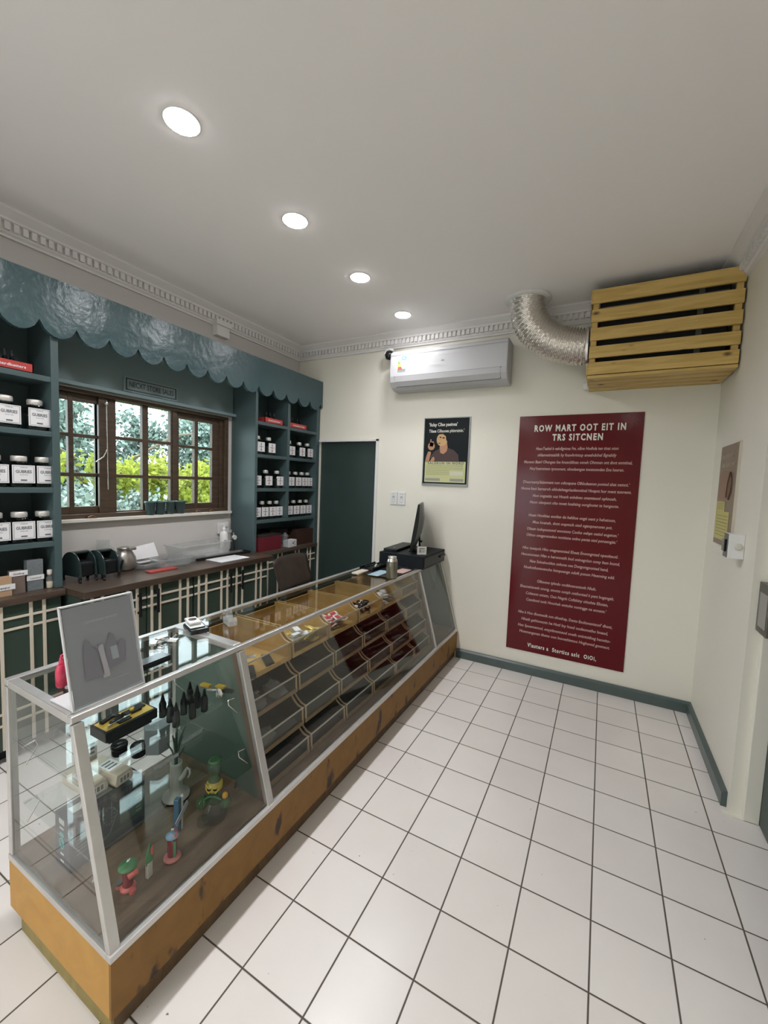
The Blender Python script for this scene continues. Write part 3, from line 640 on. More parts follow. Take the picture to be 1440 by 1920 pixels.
# pots on the sill
potm = mat('teal_tin', (.06, .105, .105), .4, metal=.2)
pp = None
for i, y in enumerate((1.08, 1.40, 1.74, 2.1)):
    lb = f'small dark teal pot on the window sill, {ORD[i]} from left'
    if pp is None:
        pp = thing('plant_pot', lb, 'pot', (-12.47, y, 5.12), 0, 'teal pots on the window sill')
        MB().lathe([(.11, 0), (.12, .01), (.145, .36), (.16, .37), (.165, .42), (.15, .42), (.14, .36), (.11, .05), (0, .04)], seg=20).build('pot', potm, pp)
        MB().lathe([(.135, .34), (0, .36)], seg=14).build('soil', mat('soil', (.05, .035, .025), .9), pp)
    else: dup(pp, (-12.47, y, 5.12), 0, lb)

# ------------------------------------------------------------------ the glass counter
CO = (-5.9, 1.8, 0)
ct = thing('display_counter', 'long glass display counter with sloping front and ochre base', 'counter', CO)
Y0, Y1 = -4.24, 7.9; S1, S2 = -1.75, 5.8
def sx(z): return -4.70-(z-1.0)*.2907          # the sloping front
XBK = -7.2
MB(CO).box(-7.0, -4.77, -4.17, Y1, 0, .3).build('plinth', kickm, ct)
MB(CO).box(-6.98, -4.78, -4.2, -4.17, 0, .3).build('plinth_end', kickend, ct)
MB(CO).box(XBK+.02, -4.74, Y0+.02, Y1, .28, .98).build('base', ochre, ct)
MB(CO).box(-4.74, -4.70, Y0+.0, Y1, .28, .985).build('front_panel', ochref, ct, .004)
MB(CO).box(XBK, -4.74, Y0-.0, Y0+.02, .28, .985).build('end_panel', ochre, ct, .004)
MB(CO).box(XBK+.05, -4.78, Y0+.05, Y1-.03, 1.0, 1.1).build('case_floor', caseboard, ct)
# aluminium
b = MB(CO)
b.box(-4.78, -4.69, Y0-.01, Y1, .985, 1.07).build('bottom_rail', alu, ct, .008)
MB(CO).box(XBK, -4.781, Y0-.01, Y0+.07, .985, 1.07).build('bottom_rail', alu, ct, .008); MB(CO).box(XBK, XBK+.08, Y0+.071, Y1, .985, 1.07).build('bottom_rail', alu, ct, .008)
ZT = 3.58
def rail(name, *boxes):
    b = MB(CO)
    for q in boxes: b.box(*q)
    return b.build(name, alu, ct, .012)
rail('top_rail', (sx(ZT)-.08, sx(ZT)+.0, Y0, Y1, ZT-.085, ZT)); rail('top_rail', (XBK, XBK+.12, Y0, Y1, ZT-.085, ZT))
rail('top_rail', (XBK+.12, sx(ZT)-.09, Y0, Y0+.12, ZT-.1, ZT)); rail('cross_rail', (XBK+.12, sx(ZT)-.09, S1-.08, S1+.08, ZT-.1, ZT+.005)); rail('cross_rail', (XBK+.12, sx(ZT)-.09, S2-.05, S2+.05, ZT-.1, ZT+.005)); rail('top_rail', (XBK+.12, sx(ZT)-.09, Y1-.08, Y1, ZT-.1, ZT))
def post(y, w_=.13):
    b = MB(CO); b.bar((sx(1.03)-.045, y, 1.03), (sx(ZT-.1)-.045, y, ZT-.1), w_, .09, upv=(1, 0, 0)); b.build('slanted_post', alu, ct, .01)
post(Y0+.06, .12); post(S1); post(S2, .1); post(Y1-.05, .08)
for y in (Y0+.05, S1, S2, Y1-.05): MB(CO).box(XBK, XBK+.1, y-.05, y+.05, 1.07, ZT-.1).build('back_post', alu, ct, .01)
# glazing
for a, c in ((Y0+.12, S1-.06), (S1+.06, S2-.05), (S2+.05, Y1-.09)):
    z0, z1 = 1.07, ZT-.1; e = .03; g = .025
    MB(CO).prism([(sx(z0)-e, z0), (sx(z1)-e, z1), (sx(z1)-e-g, z1), (sx(z0)-e-g, z0)], 1, a, c).build('front_glass', gl, ct)
    MB(CO).box(XBK+.12, sx(ZT)-.09, a, c, ZT-.035, ZT-.01).build('top_glass', gl, ct)
MB(CO).prism([(XBK+.1, 1.07), (sx(1.07)-.1, 1.07), (sx(3.48)-.1, 3.48), (XBK+.1, 3.48)], 1, Y0+.02, Y0+.045).build('end_glass', gl, ct)
MB(CO).box(XBK+.03, XBK+.055, Y0+.1, S1-.05, 1.07, 3.48).build('back_glass', gl, ct)
# partitions
divg = mat('green_partition', (.085, .13, .105), .3, var=.1, vscale=2)
for y, e in ((S1, .10), (S2, .09)):
    MB(CO).prism([(XBK+.12, 1.1), (sx(1.1)-.2, 1.1), (sx(3.48)-.2, 3.48), (XBK+.12, 3.48)], 1, y-.05, y+.03).build('partition', divg if y == S1 else mat('grey_partition', (.35, .36, .34), .4), ct)
    b = MB(CO); b.bar((sx(1.1)-.15, y-.01, 1.1), (sx(3.46)-.15, y-.01, 3.46), .09, .12, upv=(1, 0, 0)); b.build('partition_edge', wood('edge_wood', (.12, .07, .045), (.2, .12, .08), (3, 3, 3)), ct)
MB(CO).box(-7.0, -5.45, S1-.11, S1-.06, 1.1, 1.22).build('skirting_strip', caseboard, ct)
MB(CO).box(XBK+.03, XBK+.08, S1+.05, Y1-.05, 1.07, 3.4).build('back_panel', wood('back_ply', (.10, .07, .04), (.16, .11, .06), (2, 2, 6)), ct)
MB(CO).box(XBK+.12, sx(3.0)-.3, S2+.08, Y1-.05, 1.1, 1.14).box(XBK+.09, XBK+.13, S2+.08, Y1-.05, 1.1, 3.4).prism([(XBK+.12, 1.1), (sx(1.1)-.15, 1.1), (sx(3.4)-.15, 3.4), (XBK+.12, 3.4)], 1, Y1-.08, Y1-.05).build('teal_lining', mat('teal_lining', (.10, .17, .175), .4), ct)
for z, xf in ((2.68, -5.5), (1.88, -5.25)):
    MB(CO).box(-6.95 if z > 2 else -6.9, xf, Y0+.06, S1-.08, z, z+.03).build('glass_shelf', glass('shelf_glass', (.93, .96, .95)), ct)
    for y, sgn in ((S1-.09, -1), (Y0+.06, 1)):
        for x in (xf+.03, -6.85):
            MB(CO).tube([(x, y, z+.02), (x-.02, y+sgn*.14, z+.03), (x+.02, y+sgn*.16, z-.03), (x+.05, y, z-.22)], .011, 5).build('shelf_bracket', silver, ct)
MB(CO).tube([(-5.5, S1+.1, 3.32), (-5.42, S1+.28, 3.3)], .03, 8).build('rail_bolt', whitep, ct)

binpane = glass('bin_pane', (.86, .85, .80), 0, refl=.5)
rimw = wood('bin_lip_wood', (.20, .13, .06), (.28, .18, .09), (3, 3, 3))
# wooden display bins: 4 rows of 6, one prototype per row
ROWN = ['top row', 'second row', 'third row', 'bottom row']; ZB = [2.86, 2.25, 1.64, 1.11]
edge = wood('bin_edge', (.40, .27, .14), (.5, .35, .2), (3, 3, 3))
rowshade = [binwood, wood('bin_wood_shaded', (.05, .03, .018), (.08, .05, .03), (2, 6, 6)), wood('bin_wood_shaded2', (.045, .03, .018), (.075, .05, .03), (2, 6, 6)), wood('bin_wood_shaded3', (.05, .035, .022), (.085, .06, .04), (2, 6, 6))]  # lower rows: bin wood darkened to paint in the shade inside the case
for r in range(4):
    zb = ZB[r]; xf = sx(zb+.28)-.17; dp_ = xf+7.05; pr = None
    for k in range(6):
        yc = -1.68+k*1.245+.02; lb = f'wooden display bin with clear front, {ORD[k]} from the near end of the {ROWN[r]}'
        if k == 5: lb = f'wooden display bin with clear front, farthest one of the {ROWN[r]}'
        if pr is None:
            pr = thing('display_bin', lb, 'bin', (xf, yc, zb), 0, 'wooden bins inside the glass counter'); L = 1.20
            side = [(0, 0), (0, .32), (-.03, .33), (-.10, .345), (-.17, .39), (-.24, .46), (-.30, .54), (-.36, .58), (-dp_, .58), (-dp_, 0)]
            b = MB().box(-dp_, 0, 0, L, 0, .035).box(-dp_, -dp_+.03, 0, L, .035, .5); b.build('tray_board', rowshade[r], pr)
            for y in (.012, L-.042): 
                sp_ = MB().prism(side, 1, y, y+.03).build('side_panel', rowshade[r] if r else binwood, pr)
                b = MB(); pp_ = [(x, y+.015, z) for x, z in side[:8]]; b.tube([q for q in [(.02, y+.015, .02)]+pp_[1:]], .02, 6); b.build('edge_band', edge, sp_)
            MB().box(0, .03, .0, L, -.01, .075).build('front_lip', binwood if r == 0 else rimw, pr, .005)
            MB().box(.0, .012, .03, L-.03, .055, .32).build('front_pane', binpane, pr)
            MB().box(-.005, .02, .0, L, .315, .335).build('pane_rim', mat('rim', (.5, .46, .4), .4), pr)
        else: dup(pr, (xf, yc, zb), 0, lb)
# contents of the top-row bins
def pile(name, label, cat, group, mk, bin_k, n, r=0, spread=(.42, .8), z0=.04):
    xf = sx(ZB[r]+.28)-.17; yc = -1.66+bin_k*1.245; p0 = None
    for i in range(n):
        loc = (xf-.13-random.random()*spread[0], yc+.18+random.random()*spread[1], ZB[r]+z0+.02+.035*(i % 7)); rz = random.random()*6.28
        if p0 is None: p0 = mk(label, group); p0.location = Vector(loc)*T; p0.rotation_euler = (0, 0, rz)
        else:
            c = dup(p0, loc, rz); c.rotation_euler = (random.uniform(-.3, .3), random.uniform(-.3, .3), rz)
def sachet(nm, m1, m2, w_=.22, l_=.3):
    w_ *= 1.15; l_ *= 1.15
    def mk(label, group):
        t = thing(nm, label, 'packet', group=group)
        v = [(-l_/2, -w_/2, 0), (l_/2, -w_/2, 0), (l_/2, w_/2, 0), (-l_/2, w_/2, 0)]
        MB().lathe([(.01, -.012), (w_*.5, -.003), (w_*.5, .003), (.01, .018)], sq=5, seg=16, sx=l_/w_).build('pouch', m1, t)
        MB().box(-l_*.28, l_*.28, -w_*.3, w_*.3, .0105, .019).build('print', m2, t); return t
    return mk
yel = mat('gold_foil', (.62, .42, .06), .3, metal=.4); 
pile('sachet', 'small gold sachet in the pile of the second top-row bin', 'packet', 'gold sachets in the counter', sachet('sachet', yel, mat('pale_yellow', (.7, .6, .25), .4)), 1, 26)
pile('packet', 'clear white packet mixed with the gold sachets', 'packet', 'clear packets in the counter', sachet('packet', glclear, paper, .2, .24), 1, 7, z0=.16, spread=(.25, .45))
pile('packet', 'small white and red packet in the third top-row bin', 'packet', 'white and red packets in the counter', sachet('packet', paper, redp, .17, .2), 2, 26)
def coil(label, group):
    t = thing('hair_tie', label, 'band', group=group)
    MB().tube([(.1*math.cos(a*PI/6), .1*math.sin(a*PI/6), .0) for a in range(12)], .022, 6, closed=True).build('loop', blackg, t)
    MB().box(.08, .14, -.03, .03, -.02, .02).build('tag', paper, t); return t
pile('coil', 'small black coiled loop in the fourth top-row bin', 'loop', 'black loops in the counter', coil, 3, 22, z0=.03)
pile('packet', 'crumpled pale packet in the fifth top-row bin', 'packet', 'pale packets in the counter', sachet('packet', mat('pale_packet', (.6, .56, .5), .4), paper, .2, .26), 4, 20)
def comb(label, loc, rz):
    t = thing('metal_comb', label, 'comb', loc, rz, 'black ridged slabs in the first bin')
    b = MB().box(-.08, .08, -.22, .22, 0, .05); b.build('slab', mat('slab_grey', (.03, .03, .032), .4), t)
    b = MB()
    for i in range(14): b.box(-.07, .07, -.2+i*.03, -.188+i*.03, .05, .062)
    b.build('ridges', mat('slab_ridge', (.1, .1, .11), .3), t); return t
xf0 = sx(ZB[0]+.28)-.17
cb = comb('black ridged slab at the far end of the first top-row bin', (xf0-.22, -.85, ZB[0]+.037), 1.0)
dup(cb, (xf0-.12, -1.38, ZB[0]+.037), .9, 'black ridged slab at the near end of the first top-row bin')
# crumpled clear bags
def bag(label, loc, s_):
    t = thing('plastic_bag', label, 'bag', loc, random.random()*6, 'clear bags in the bins')
    b = MB(); rng = random.Random(label)
    b.lathe([(.03, 0), (.14, .02), (.18, .09), (.12, .16), (.04, .2)], seg=14)
    b.v = [(x*s_*(1+rng.uniform(-.3, .3)), y*s_*(1.3+rng.uniform(-.3, .3)), z*s_*(1+rng.uniform(-.2, .2))) for x, y, z in b.v]
    for q in range(len(b.sm)): b.sm[q] = False
    b.build('bag_body', glass('bag_film', (.75, .74, .72), .15, haze=.2), t)
    b = MB(); b.tube([(0, 0, .19*s_), (.04, .03, .23*s_), (.1, 0, .26*s_)], [.02, .03, .045], 6); b.build('knot', glclear, t)
bag('crumpled clear bag at the far end of the first second-row bin', (sx(2.55)-.38, -.85, 2.29), 1.2)
bag('crumpled clear bag at the near end of the first second-row bin', (sx(2.55)-.38, -1.35, 2.29), 1.0)
bag('crumpled clear bag in the first third-row bin', (sx(1.9)-.38, -1.3, 1.68), 1.0)
bag('crumpled clear bag in the third second-row bin', (sx(2.55)-.38, 2.4, 2.29), .9)
bag('crumpled clear bag in the fifth second-row bin', (sx(2.55)-.38, 3.9, 2.29), .8)
bag('crumpled clear bag in the fifth third-row bin', (sx(1.9)-.38, 4.2, 1.68), .9)
# things in the far section
t = thing('card_holder', 'small framed white card hanging in the far teal section of the counter', 'card', (-5.55, 6.1, 2.35))
MB().box(-.02, .02, -.02, .36, 0, .34).build('frame', mat('grey_frame', (.12, .13, .14), .4), t, .01); MB().box(.021, .027, .12, .3, .05, .28).build('card', paper, t)
t = thing('cable', 'thin black cable dangling in the far teal section of the counter', 'cable', (-5.5, 7.0, 3.4))
MB().tube([(0, .55, .1), (.02, .5, -.2), (.03, .42, -.7), (.02, .32, -.85), (0, .15, -.55), (0, -.15, -.2), (0, -.3, .02)], .014, 6).build('wire', blackm, t)
MB().tube([(.0, -.1, .05), (.02, 0, -.35), (.03, .3, -.6), (.02, .34, -.8)], .012, 6).build('second_wire', blackm, t)

# ------------------------------------------------------------------ things in the near section
zs2, zs1, zf = 2.712, 1.912, 1.10
bt = None
for i, (x, y, h, d_) in enumerate(((-5.95, -2.81, 1, 'first bottle of the front row, nearest the camera'), (-5.74, -2.83, 1, 'second bottle of the nearest row'), (-5.56, -2.86, 1, 'lowest in the picture of all'), (-5.75, -2.6, 1, 'middle of the group'), (-5.93, -2.36, 1, 'back left corner of the group'), (-5.74, -2.37, 1, 'middle of the farthest row'), (-5.55, -2.6, 1, 'right end of the middle row'), (-5.56, -2.38, 1, 'rightmost of the group'))):
    lb = 'slim black bottle with pointed cap, '+d_
    if bt is None:
        bt = thing('vape_bottle', lb, 'bottle', (x, y, zs2), 0, 'slim black bottles on the upper glass shelf'); bt.name = 'slim_bottle'
        MB().lathe([(.046, 0), (.052, .01), (.052, .2), (.038, .25)], seg=14).build('bottle', blackg, bt)
        MB().lathe([(.03, .245), (.032, .26), (.026, .3), (.014, .345), (.012, .36)], seg=12).build('cap', blackm, bt)
    else: dup(bt, (x, y, zs2), 0, lb)
t = thing('tool_case', 'open black and gold case of small tools on the upper glass shelf', 'case', (-6.08, -3.28, zs2), .02)
MB().box(-.2, .18, -.37, .36, 0.06, .2).build('case_body', blackm, t, .01); MB().box(-.15, .13, -.3, .3, 0, .06).build('case_foot', blackm, t)
b = MB().box(-.16, .14, -.34, .33, .2, .206); b.build('insert', yel, t)
b = MB(); b.tube([(-.08, -.29, .22), (-.13, -.1, .23), (0, -.06, .23), (.02, -.22, .22)], .034, 6).build('clamp', blackg, t)
MB().box(-.09, .03, -.02, .22, .206, .24).build('tool', blackm, t, .01); MB().box(-.14, -.02, .2, .31, .206, .225).build('plate', blackm, t, .01); MB().box(.03, .12, -.16, .02, .206, .22).build('pouch', blackm, t, .01); MB().lathe([(.03, 0), (.035, .03), (0, .04)], (-.02, .1, .24), 10).build('knob', yel, t)
MB().bar((.06, -.28, .22), (.03, .05, .22), .03, .02).build('blade', silver, t)
t = thing('chrome_lighter', 'chrome item with gold caps on the upper glass shelf by the partition', 'lighter', (-5.75, -2.0, zs2)); t.name = 'metal_holder'
MB().lathe([(.03, 0), (.07, .03), (.07, .14), (.04, .18)], (.08, .02, 0), 14).tube([(-.15, -.05, .1), (.06, .02, .12)], .03, 8).build('holder_body', silver, t)
MB().bar((-.3, -.05, .16), (-.12, -.02, .16), .09, .03).bar((.02, 0, .2), (.18, .02, .2), .09, .03).build('gold_cap', yel, t); MB().bar((.12, .02, .14), (.3, .08, .14), .06, .05).build('black_strap', blackm, t)
# lower shelf
t = thing('hexagonal_box', 'grey hexagonal box on the lower glass shelf', 'box', (-6.42, -2.6, zs1), .3)
hexp = [(.2*math.cos(a*PI/3+.3), .2*math.sin(a*PI/3+.3)) for a in range(6)]
grey = mat('slate_grey_card', (.24, .265, .28), .5)
MB().prism(hexp, 2, 0, .36).build('box', grey, t, .006); MB().prism([(x*1.03, y*1.03) for x, y in hexp], 2, .361, .42).build('lid', grey, t, .006)
tn = None
for (x, y, lb) in ((-6.8, -2.98, 'round black tin with ribbed lid next to the cream packs'), (-6.52, -2.84, 'round black tin with ribbed lid closer to the grey box')):
    if tn is None:
        tn = thing('round_tin', lb, 'tin', (x, y, zs1), 0, 'round black tins on the lower glass shelf')
        MB().lathe([(.10, 0), (.11, .02), (.11, .1), (.10, .11)], seg=28).build('tin', blackm, tn); MB().lathe([(.115, .11), (.12, .12), (.12, .16), (.11, .18), (0, .18)], seg=28).build('lid', blackg, tn)
    else: dup(tn, (x, y, zs1), 0, lb)
creamp = mat('cream_carton', (.55, .48, .38), .5)
def pack(lb, loc, rot):
    t = thing('cream_pack', lb, 'pack', loc, 0, 'cream packs on the lower glass shelf')
    MB().prism([(-.12, 0), (.12, 0), (.14, .05), (.11, .17), (-.11, .17), (-.14, .05)], 1, -.32, .32).build('pack_body', creamp, t, .01)
    b = MB().box(-.1, .1, -.12, .14, .171, .178, 0)
    for i in range(3): b.box(-.06, .07, -.08+.07*i, -.05+.07*i, .178, .181, 1)
    b.build('label', [paper, ink], t)
    b = MB().box(-.08, .08, .322, .326, .03, .13, 0)
    for i in range(3): b.box(-.065+.05*i, -.03+.05*i, .326, .329, .045, .115, 1)
    b.build('end_label', [paper, mat('barcode', (.25, .22, .2), .5)], t)
    t.rotation_euler = rot; return t
pk = pack('cream pack lying nearest the glass end of the counter', (-6.50, -3.62, zs1), (0, 0, -1.52))
c = dup(pk, (-6.42, -3.33, zs1), 0, 'cream pack lying beside the two round black tins'); c.rotation_euler = (0, 0, -1.45)
c = dup(pk, (-6.35, -3.98, zs1+.43), 0, 'cream pack standing upright in the near corner of the shelf'); c.rotation_euler = (PI/2, 0, PI/2); c.location = Vector((-6.96, -3.42, zs1+.325))*T
greycard = mat('greyish_card', (.42, .45, .46), .5)
t = thing('price_card', 'white price card on the lower glass shelf below the grey box', 'card', (-5.95, -2.75, zs1))
MB().box(-.05, .0, -.22, .22, 0, .02).box(-.02, .0, -.22, .22, .02, .08).build('card', glclear, t); MB().box(.002, .006, -.2, .2, .02, .07).build('printed_strip', greycard, t)
t = thing('price_card', 'white price card on the lower glass shelf next to the partition', 'card', (-6.15, -2.15, zs1), .05)
MB().box(-.05, .0, -.22, .22, 0, .02).box(-.02, .0, -.22, .22, .02, .08).build('card', glclear, t); MB().box(.002, .006, -.2, .2, .02, .07).build('printed_strip', greycard, t)
# case floor
t = thing('product_box', 'large dark blue printed box on the case floor', 'box', (-6.28, -3.5, zf))
navy = mat('navy_card', (.018, .03, .05), .35, var=.2, vscale=10)
MB().box(-.18, .18, -.5, .5, 0, .74).build('box', navy, t, .008)
navyl = mat('print_line', (.10, .17, .19), .5); cyan = mat('cyan_print', (.1, .5, .5), .5)
b = MB()
for i in range(6): b.box(.182, .184, -.42, -.25, .2+.05*i, .215+.05*i)
for a in range(12):
    an = a*PI/6; b.box(.182, .184, -.02+.07*math.cos(an), .0+.07*math.cos(an), .45+.12*math.sin(an), .465+.12*math.sin(an))
b.tube([(.184, -.1, .15), (.184, 0, .2), (.184, .1, .45), (.184, .05, .55)], .006, 4).tube([(.184, .3, .4), (.184, .33, .6), (.184, .38, .62)], .006, 4)
for i in range(5): b.box(.182, .184, .36, .44, .25+.06*i, .27+.06*i)
b.build('side_print', navyl, t)
b = MB()
b.tube([(.0+.055*math.cos(a*PI/8), -.504, .36+.07*math.sin(a*PI/8)) for a in range(16)], .009, 4, closed=True).tube([(.03*math.cos(a*PI/6), -.504, .36+.035*math.sin(a*PI/6)) for a in range(12)], .006, 4, closed=True).box(-.05, .05, -.505, -.502, .46, .51); b.build('round_emblem', cyan, t)
b = MB().box(-.06, .07, -.505, -.502, .63, .7).box(-.05, .05, -.505, -.502, .56, .585).box(-.04, .04, -.505, -.502, .2, .225).box(-.04, .04, -.505, -.502, .1, .125); b.box(-.06, .08, -.4, .1, .742, .745); b.build('white_print', paper, t)
t = thing('vase', 'white cylindrical vase with flared foot on the case floor', 'vase', (-6.13, -2.46, zf))
porc = mat('white_ceramic', (.58, .55, .52), .35)
MB().lathe([(.2, 0), (.23, .02), (.22, .06), (.12, .13), (.105, .2), (.1, .62), (.1, .66), (.08, .66), (.08, .1), (0, .1)], seg=24).build('vase_body', porc, t)
MB().lathe([(.22, -.0), (.235, .01), (.23, .03)], seg=24).build('foot_ring', blackm, t)
MB().tube([(.1, .02, .38), (.16, .03, .44), (.2, .04, .54), (.23, .05, .6), (.27, .07, .58), (.28, .07, .5), (.24, .06, .42)], [.05, .04, .03, .022, .02, .018, .012], 8).build('side_spout', porc, t)
t.scale = (.92,)*3
pl_ = thing('artificial_sprig', 'thin dark green sprig standing in the white vase', 'sprig', (-6.13, -2.46, zf+.12))
for k in range(14):
    a = random.random()*6.28; r_ = random.uniform(.02, .09); hh = random.uniform(.7, 1.05)
    MB().tube([(0, 0, 0), (r_*.3*math.cos(a), r_*.3*math.sin(a), .55), (r_*math.cos(a), r_*math.sin(a), hh*.85), (r_*2*math.cos(a), r_*2*math.sin(a), hh)], [.01, .01, .014, .005], 4).build('blade', mat('sprig_green', (.04, .07, .05), .5) if k == 0 else bpy.data.materials['sprig_green'], pl_)
t = thing('glass_ornament', 'green and yellow mask-faced glass ornament on the case floor', 'ornament', (-5.3, -2.33, zf), -1.0)
ggr = mat('green_glassware', (.05, .14, .055), .15, coat=.5); gye = mat('yellow_glassware', (.5, .38, .06), .2, coat=.5); clr = glass('clear_glassware', (.8, .82, .76), .02)
MB().lathe([(.2, 0), (.22, .04), (.2, .2), (.13, .33)], seg=22).build('clear_base', clr, t)
MB().lathe([(.1, .3), (.13, .36), (.11, .46), (.13, .5), (.135, .62), (.11, .72), (.07, .8), (.1, .9), (.12, 1.0), (.11, 1.06), (.09, 1.08)], seg=22).build('neck', glass('green_clear', (.45, .6, .45), .05, haze=.4, hazec=(.13, .21, .13)), t)
MB().lathe([(.085, 1.05), (.11, 1.06), (.11, 1.1), (.09, 1.11)], seg=20).build('mouth_ring', ggr, t)
b = MB()
for sgn in (-1, 1): b.tube([(.135, sgn*.02, .6), (.13, sgn*.06, .66), (.1, sgn*.11, .70), (.1, sgn*.11, .62), (.13, sgn*.05, .56)], .02, 6)
b.lathe([(.1, .53), (.142, .57), (.142, .68), (.11, .72)], seg=20).build('mask', gye, t)
b = MB()
for sgn in (-1, 1): b.lathe([(.03, 0), (.02, .015)], (.138, sgn*.05, .63), 8, axis=0, sx=1.3, sy=.7)
b.build('eyes', blackg, t)
b = MB()
for sgn in (-1, 1):
    b.lathe([(.03, 0), (.09, .03), (.11, .1), (.08, .17), (.03, .2)], (.03, sgn*.2, .22), 14)
b.build('side_bulb', glass('bulb_glass', (.5, .62, .42), .05, haze=.4, hazec=(.10, .2, .08)), t)
b = MB()
for sgn in (-1, 1):
    b.tube([(.03+.1*math.cos(a*PI/6), sgn*.2+.02, .32+.1*math.sin(a*PI/6)) for a in range(12)], .016, 6, closed=True)
b.tube([(.1, -.15, .42), (.13, -.05, .5), (.13, .05, .5), (.1, .15, .42)], .02, 6).build('green_coil', ggr, t)
MB().lathe([(.02, 0), (.05, .02), (.05, .07), (.02, .1)], (.06, .2, .42), 10).build('orange_bead', mat('orange_bead', (.7, .33, .03), .3), t)
MB().lathe([(.07, 0), (.1, .02), (.1, .1), (.09, .12)], (.22, -.12, .05), 16).build('cup', clr, t)
t.scale = (.86,)*3; t.location = Vector((-5.26, -2.42, zf))*T
# clay figures
pinkr = mat('coral_red_clay', (.62, .12, .10), .35, coat=.3); clg = mat('green_clay', (.07, .24, .10), .35, coat=.3); whc = mat('white_clay', (.6, .56, .5), .4)
dred = mat('deep_red_glass', (.24, .02, .03), .15); blu = mat('pale_blue', (.25, .40, .55), .3)
t = thing('clay_holder', 'coral and green clay holder near the front corner of the case', 'ornament', (-5.28, -3.72, zf), -.75)
MB().lathe([(.075, .05), (.085, .08), (.085, .36), (.07, .4)], seg=16).build('red_cylinder', dred, t)
MB().lathe([(.05, .4), (.15, .415), (.15, .44), (.05, .45)], seg=24).build('green_disc', clg, t)
MB().lathe([(.08, .37), (.1, .39), (.09, .41)], seg=16).build('upper_collar', pinkr, t)
b = MB(); b.tube([(.04, .12, .36), (.12, .15, .38), (.14, .07, .35), (.08, .04, .33)], [.04, .055, .055, .04], 8).build('coral_bow', pinkr, t)
b = MB().lathe([(.1, .0), (.13, .02), (.12, .05), (.08, .07)], seg=20).lathe([(.03, 0), (.06, .02), (.05, .07)], (.12, .1, 0), 12).lathe([(.03, 0), (.06, .02), (.05, .07)], (-.04, -.14, 0), 12); b.build('base', pinkr, t)
MB().lathe([(.03, 0), (.05, .01), (.05, .04)], (-.05, -.15, .06), 12).build('grey_button', mat('grey_clay', (.12, .15, .15), .4), t)
MB().tube([(.0, .0, .45), (.0, 0, .5), (.02, .02, .53), (.0, .03, .56), (-.02, 0, .53), (0, -.01, .5)], .012, 6).build('wire_loop', silver, t)
t.scale = (.72,)*3
t = thing('clay_leaf', 'green and red clay leaf leaning beside the coral holder', 'ornament', (-5.2, -3.5, zf), .2)
MB().box(-.03, .03, -.04, .05, 0, .25).build('white_stem', whc, t, .01)
b = MB(); b.lathe([(.02, 0), (.07, .1), (.08, .22), (.05, .34), (.015, .42)], (0, .02, .12), 14, sx=.4); b.build('green_leaf', clg, t)
b = MB(); b.lathe([(.01, 0), (.03, .05), (.03, .12), (.01, .16)], (.03, .04, .34), 12, sx=.4).build('red_spot', pinkr, t)
t.scale = (.85,)*3
t = thing('clay_holder', 'tall coral clay holder with blue striped top in the case', 'ornament', (-5.18, -3.18, zf), -.8)
MB().lathe([(.12, 0), (.14, .02), (.13, .05), (.08, .07)], seg=22, sx=.9).build('base', mat('pink_clay', (.62, .2, .19), .35, coat=.3), t)
MB().lathe([(.07, .06), (.075, .08), (.075, .36), (.07, .38)], seg=18).build('red_cylinder', dred, t)
MB().lathe([(.06, .38), (.1, .40), (.1, .43), (.03, .47)], seg=22).build('blue_cap', blu, t)
b = MB().bar((-.1, -.02, .45), (.09, .03, .45), .03, .02).build('white_stripe', whc, t); MB().bar((-.1, .03, .445), (.08, .07, .445), .03, .02).build('red_stripe', pinkr, t)
MB().tube([(.0, .0, .46), (.0, 0, .5), (.02, .02, .53), (.0, .03, .55), (-.02, 0, .53), (0, -.01, .5)], .012, 6).build('wire_loop', silver, t)
MB().box(.05, .08, .03, .07, .08, .36).build('green_strip', clg, t)
t.scale = (.82,)*3
t = thing('glass_tube', 'slim blue tube with a paper tag standing behind the coral holder', 'tube', (-5.52, -2.86, zf), .4)
MB().box(-.05, .03, -.03, .05, 0, .5).build('tube_body', mat('blue_tube', (.08, .16, .24), .25), t, .01); MB().box(.035, .05, .03, .06, 0, .5).build('white_edge', whc, t)
MB().bar((.05, -.12, .2), (.06, .16, .34), .012, .08).build('paper_tag', mat('grey_tag', (.42, .45, .5), .5), t); MB().lathe([(.0, 0), (.03, .02), (.0, .05)], (.04, .05, .5), 10).build('bead', paper, t)

# ------------------------------------------------------------------ on the counter top
t = thing('sign_holder', 'grey sheet in a clear slanted sign holder on the counter', 'sign', (-5.56, -3.76, ZT+.005), .03)
H_ = 1.19; lx = -.27
def sheet(x0, x1, y0, y1, z0, z1, th=.02):
    f = lambda x, z: x+lx*(z/H_)
    return [(f(x0, z0), y0, z0), (f(x0, z0), y1, z0), (f(x0, z1), y1, z1), (f(x0, z1), y0, z1), (f(x1, z0), y0, z0), (f(x1, z0), y1, z0), (f(x1, z1), y1, z1), (f(x1, z1), y0, z1)]
FB = [(0, 1, 2, 3), (7, 6, 5, 4), (0, 4, 5, 1), (1, 5, 6, 2), (2, 6, 7, 3), (3, 7, 4, 0)]
MB().add(sheet(.0, .035, -.42, .42, .02, H_), FB).build('clear_sleeve', glclear, t)
MB().add(sheet(.012, .022, -.40, .40, .04, H_-.02), FB).build('backing', mat('dull_lilac_paper', (.36, .365, .40), .45), t)
fm = mat('pale_edge', (.62, .62, .63), .4)
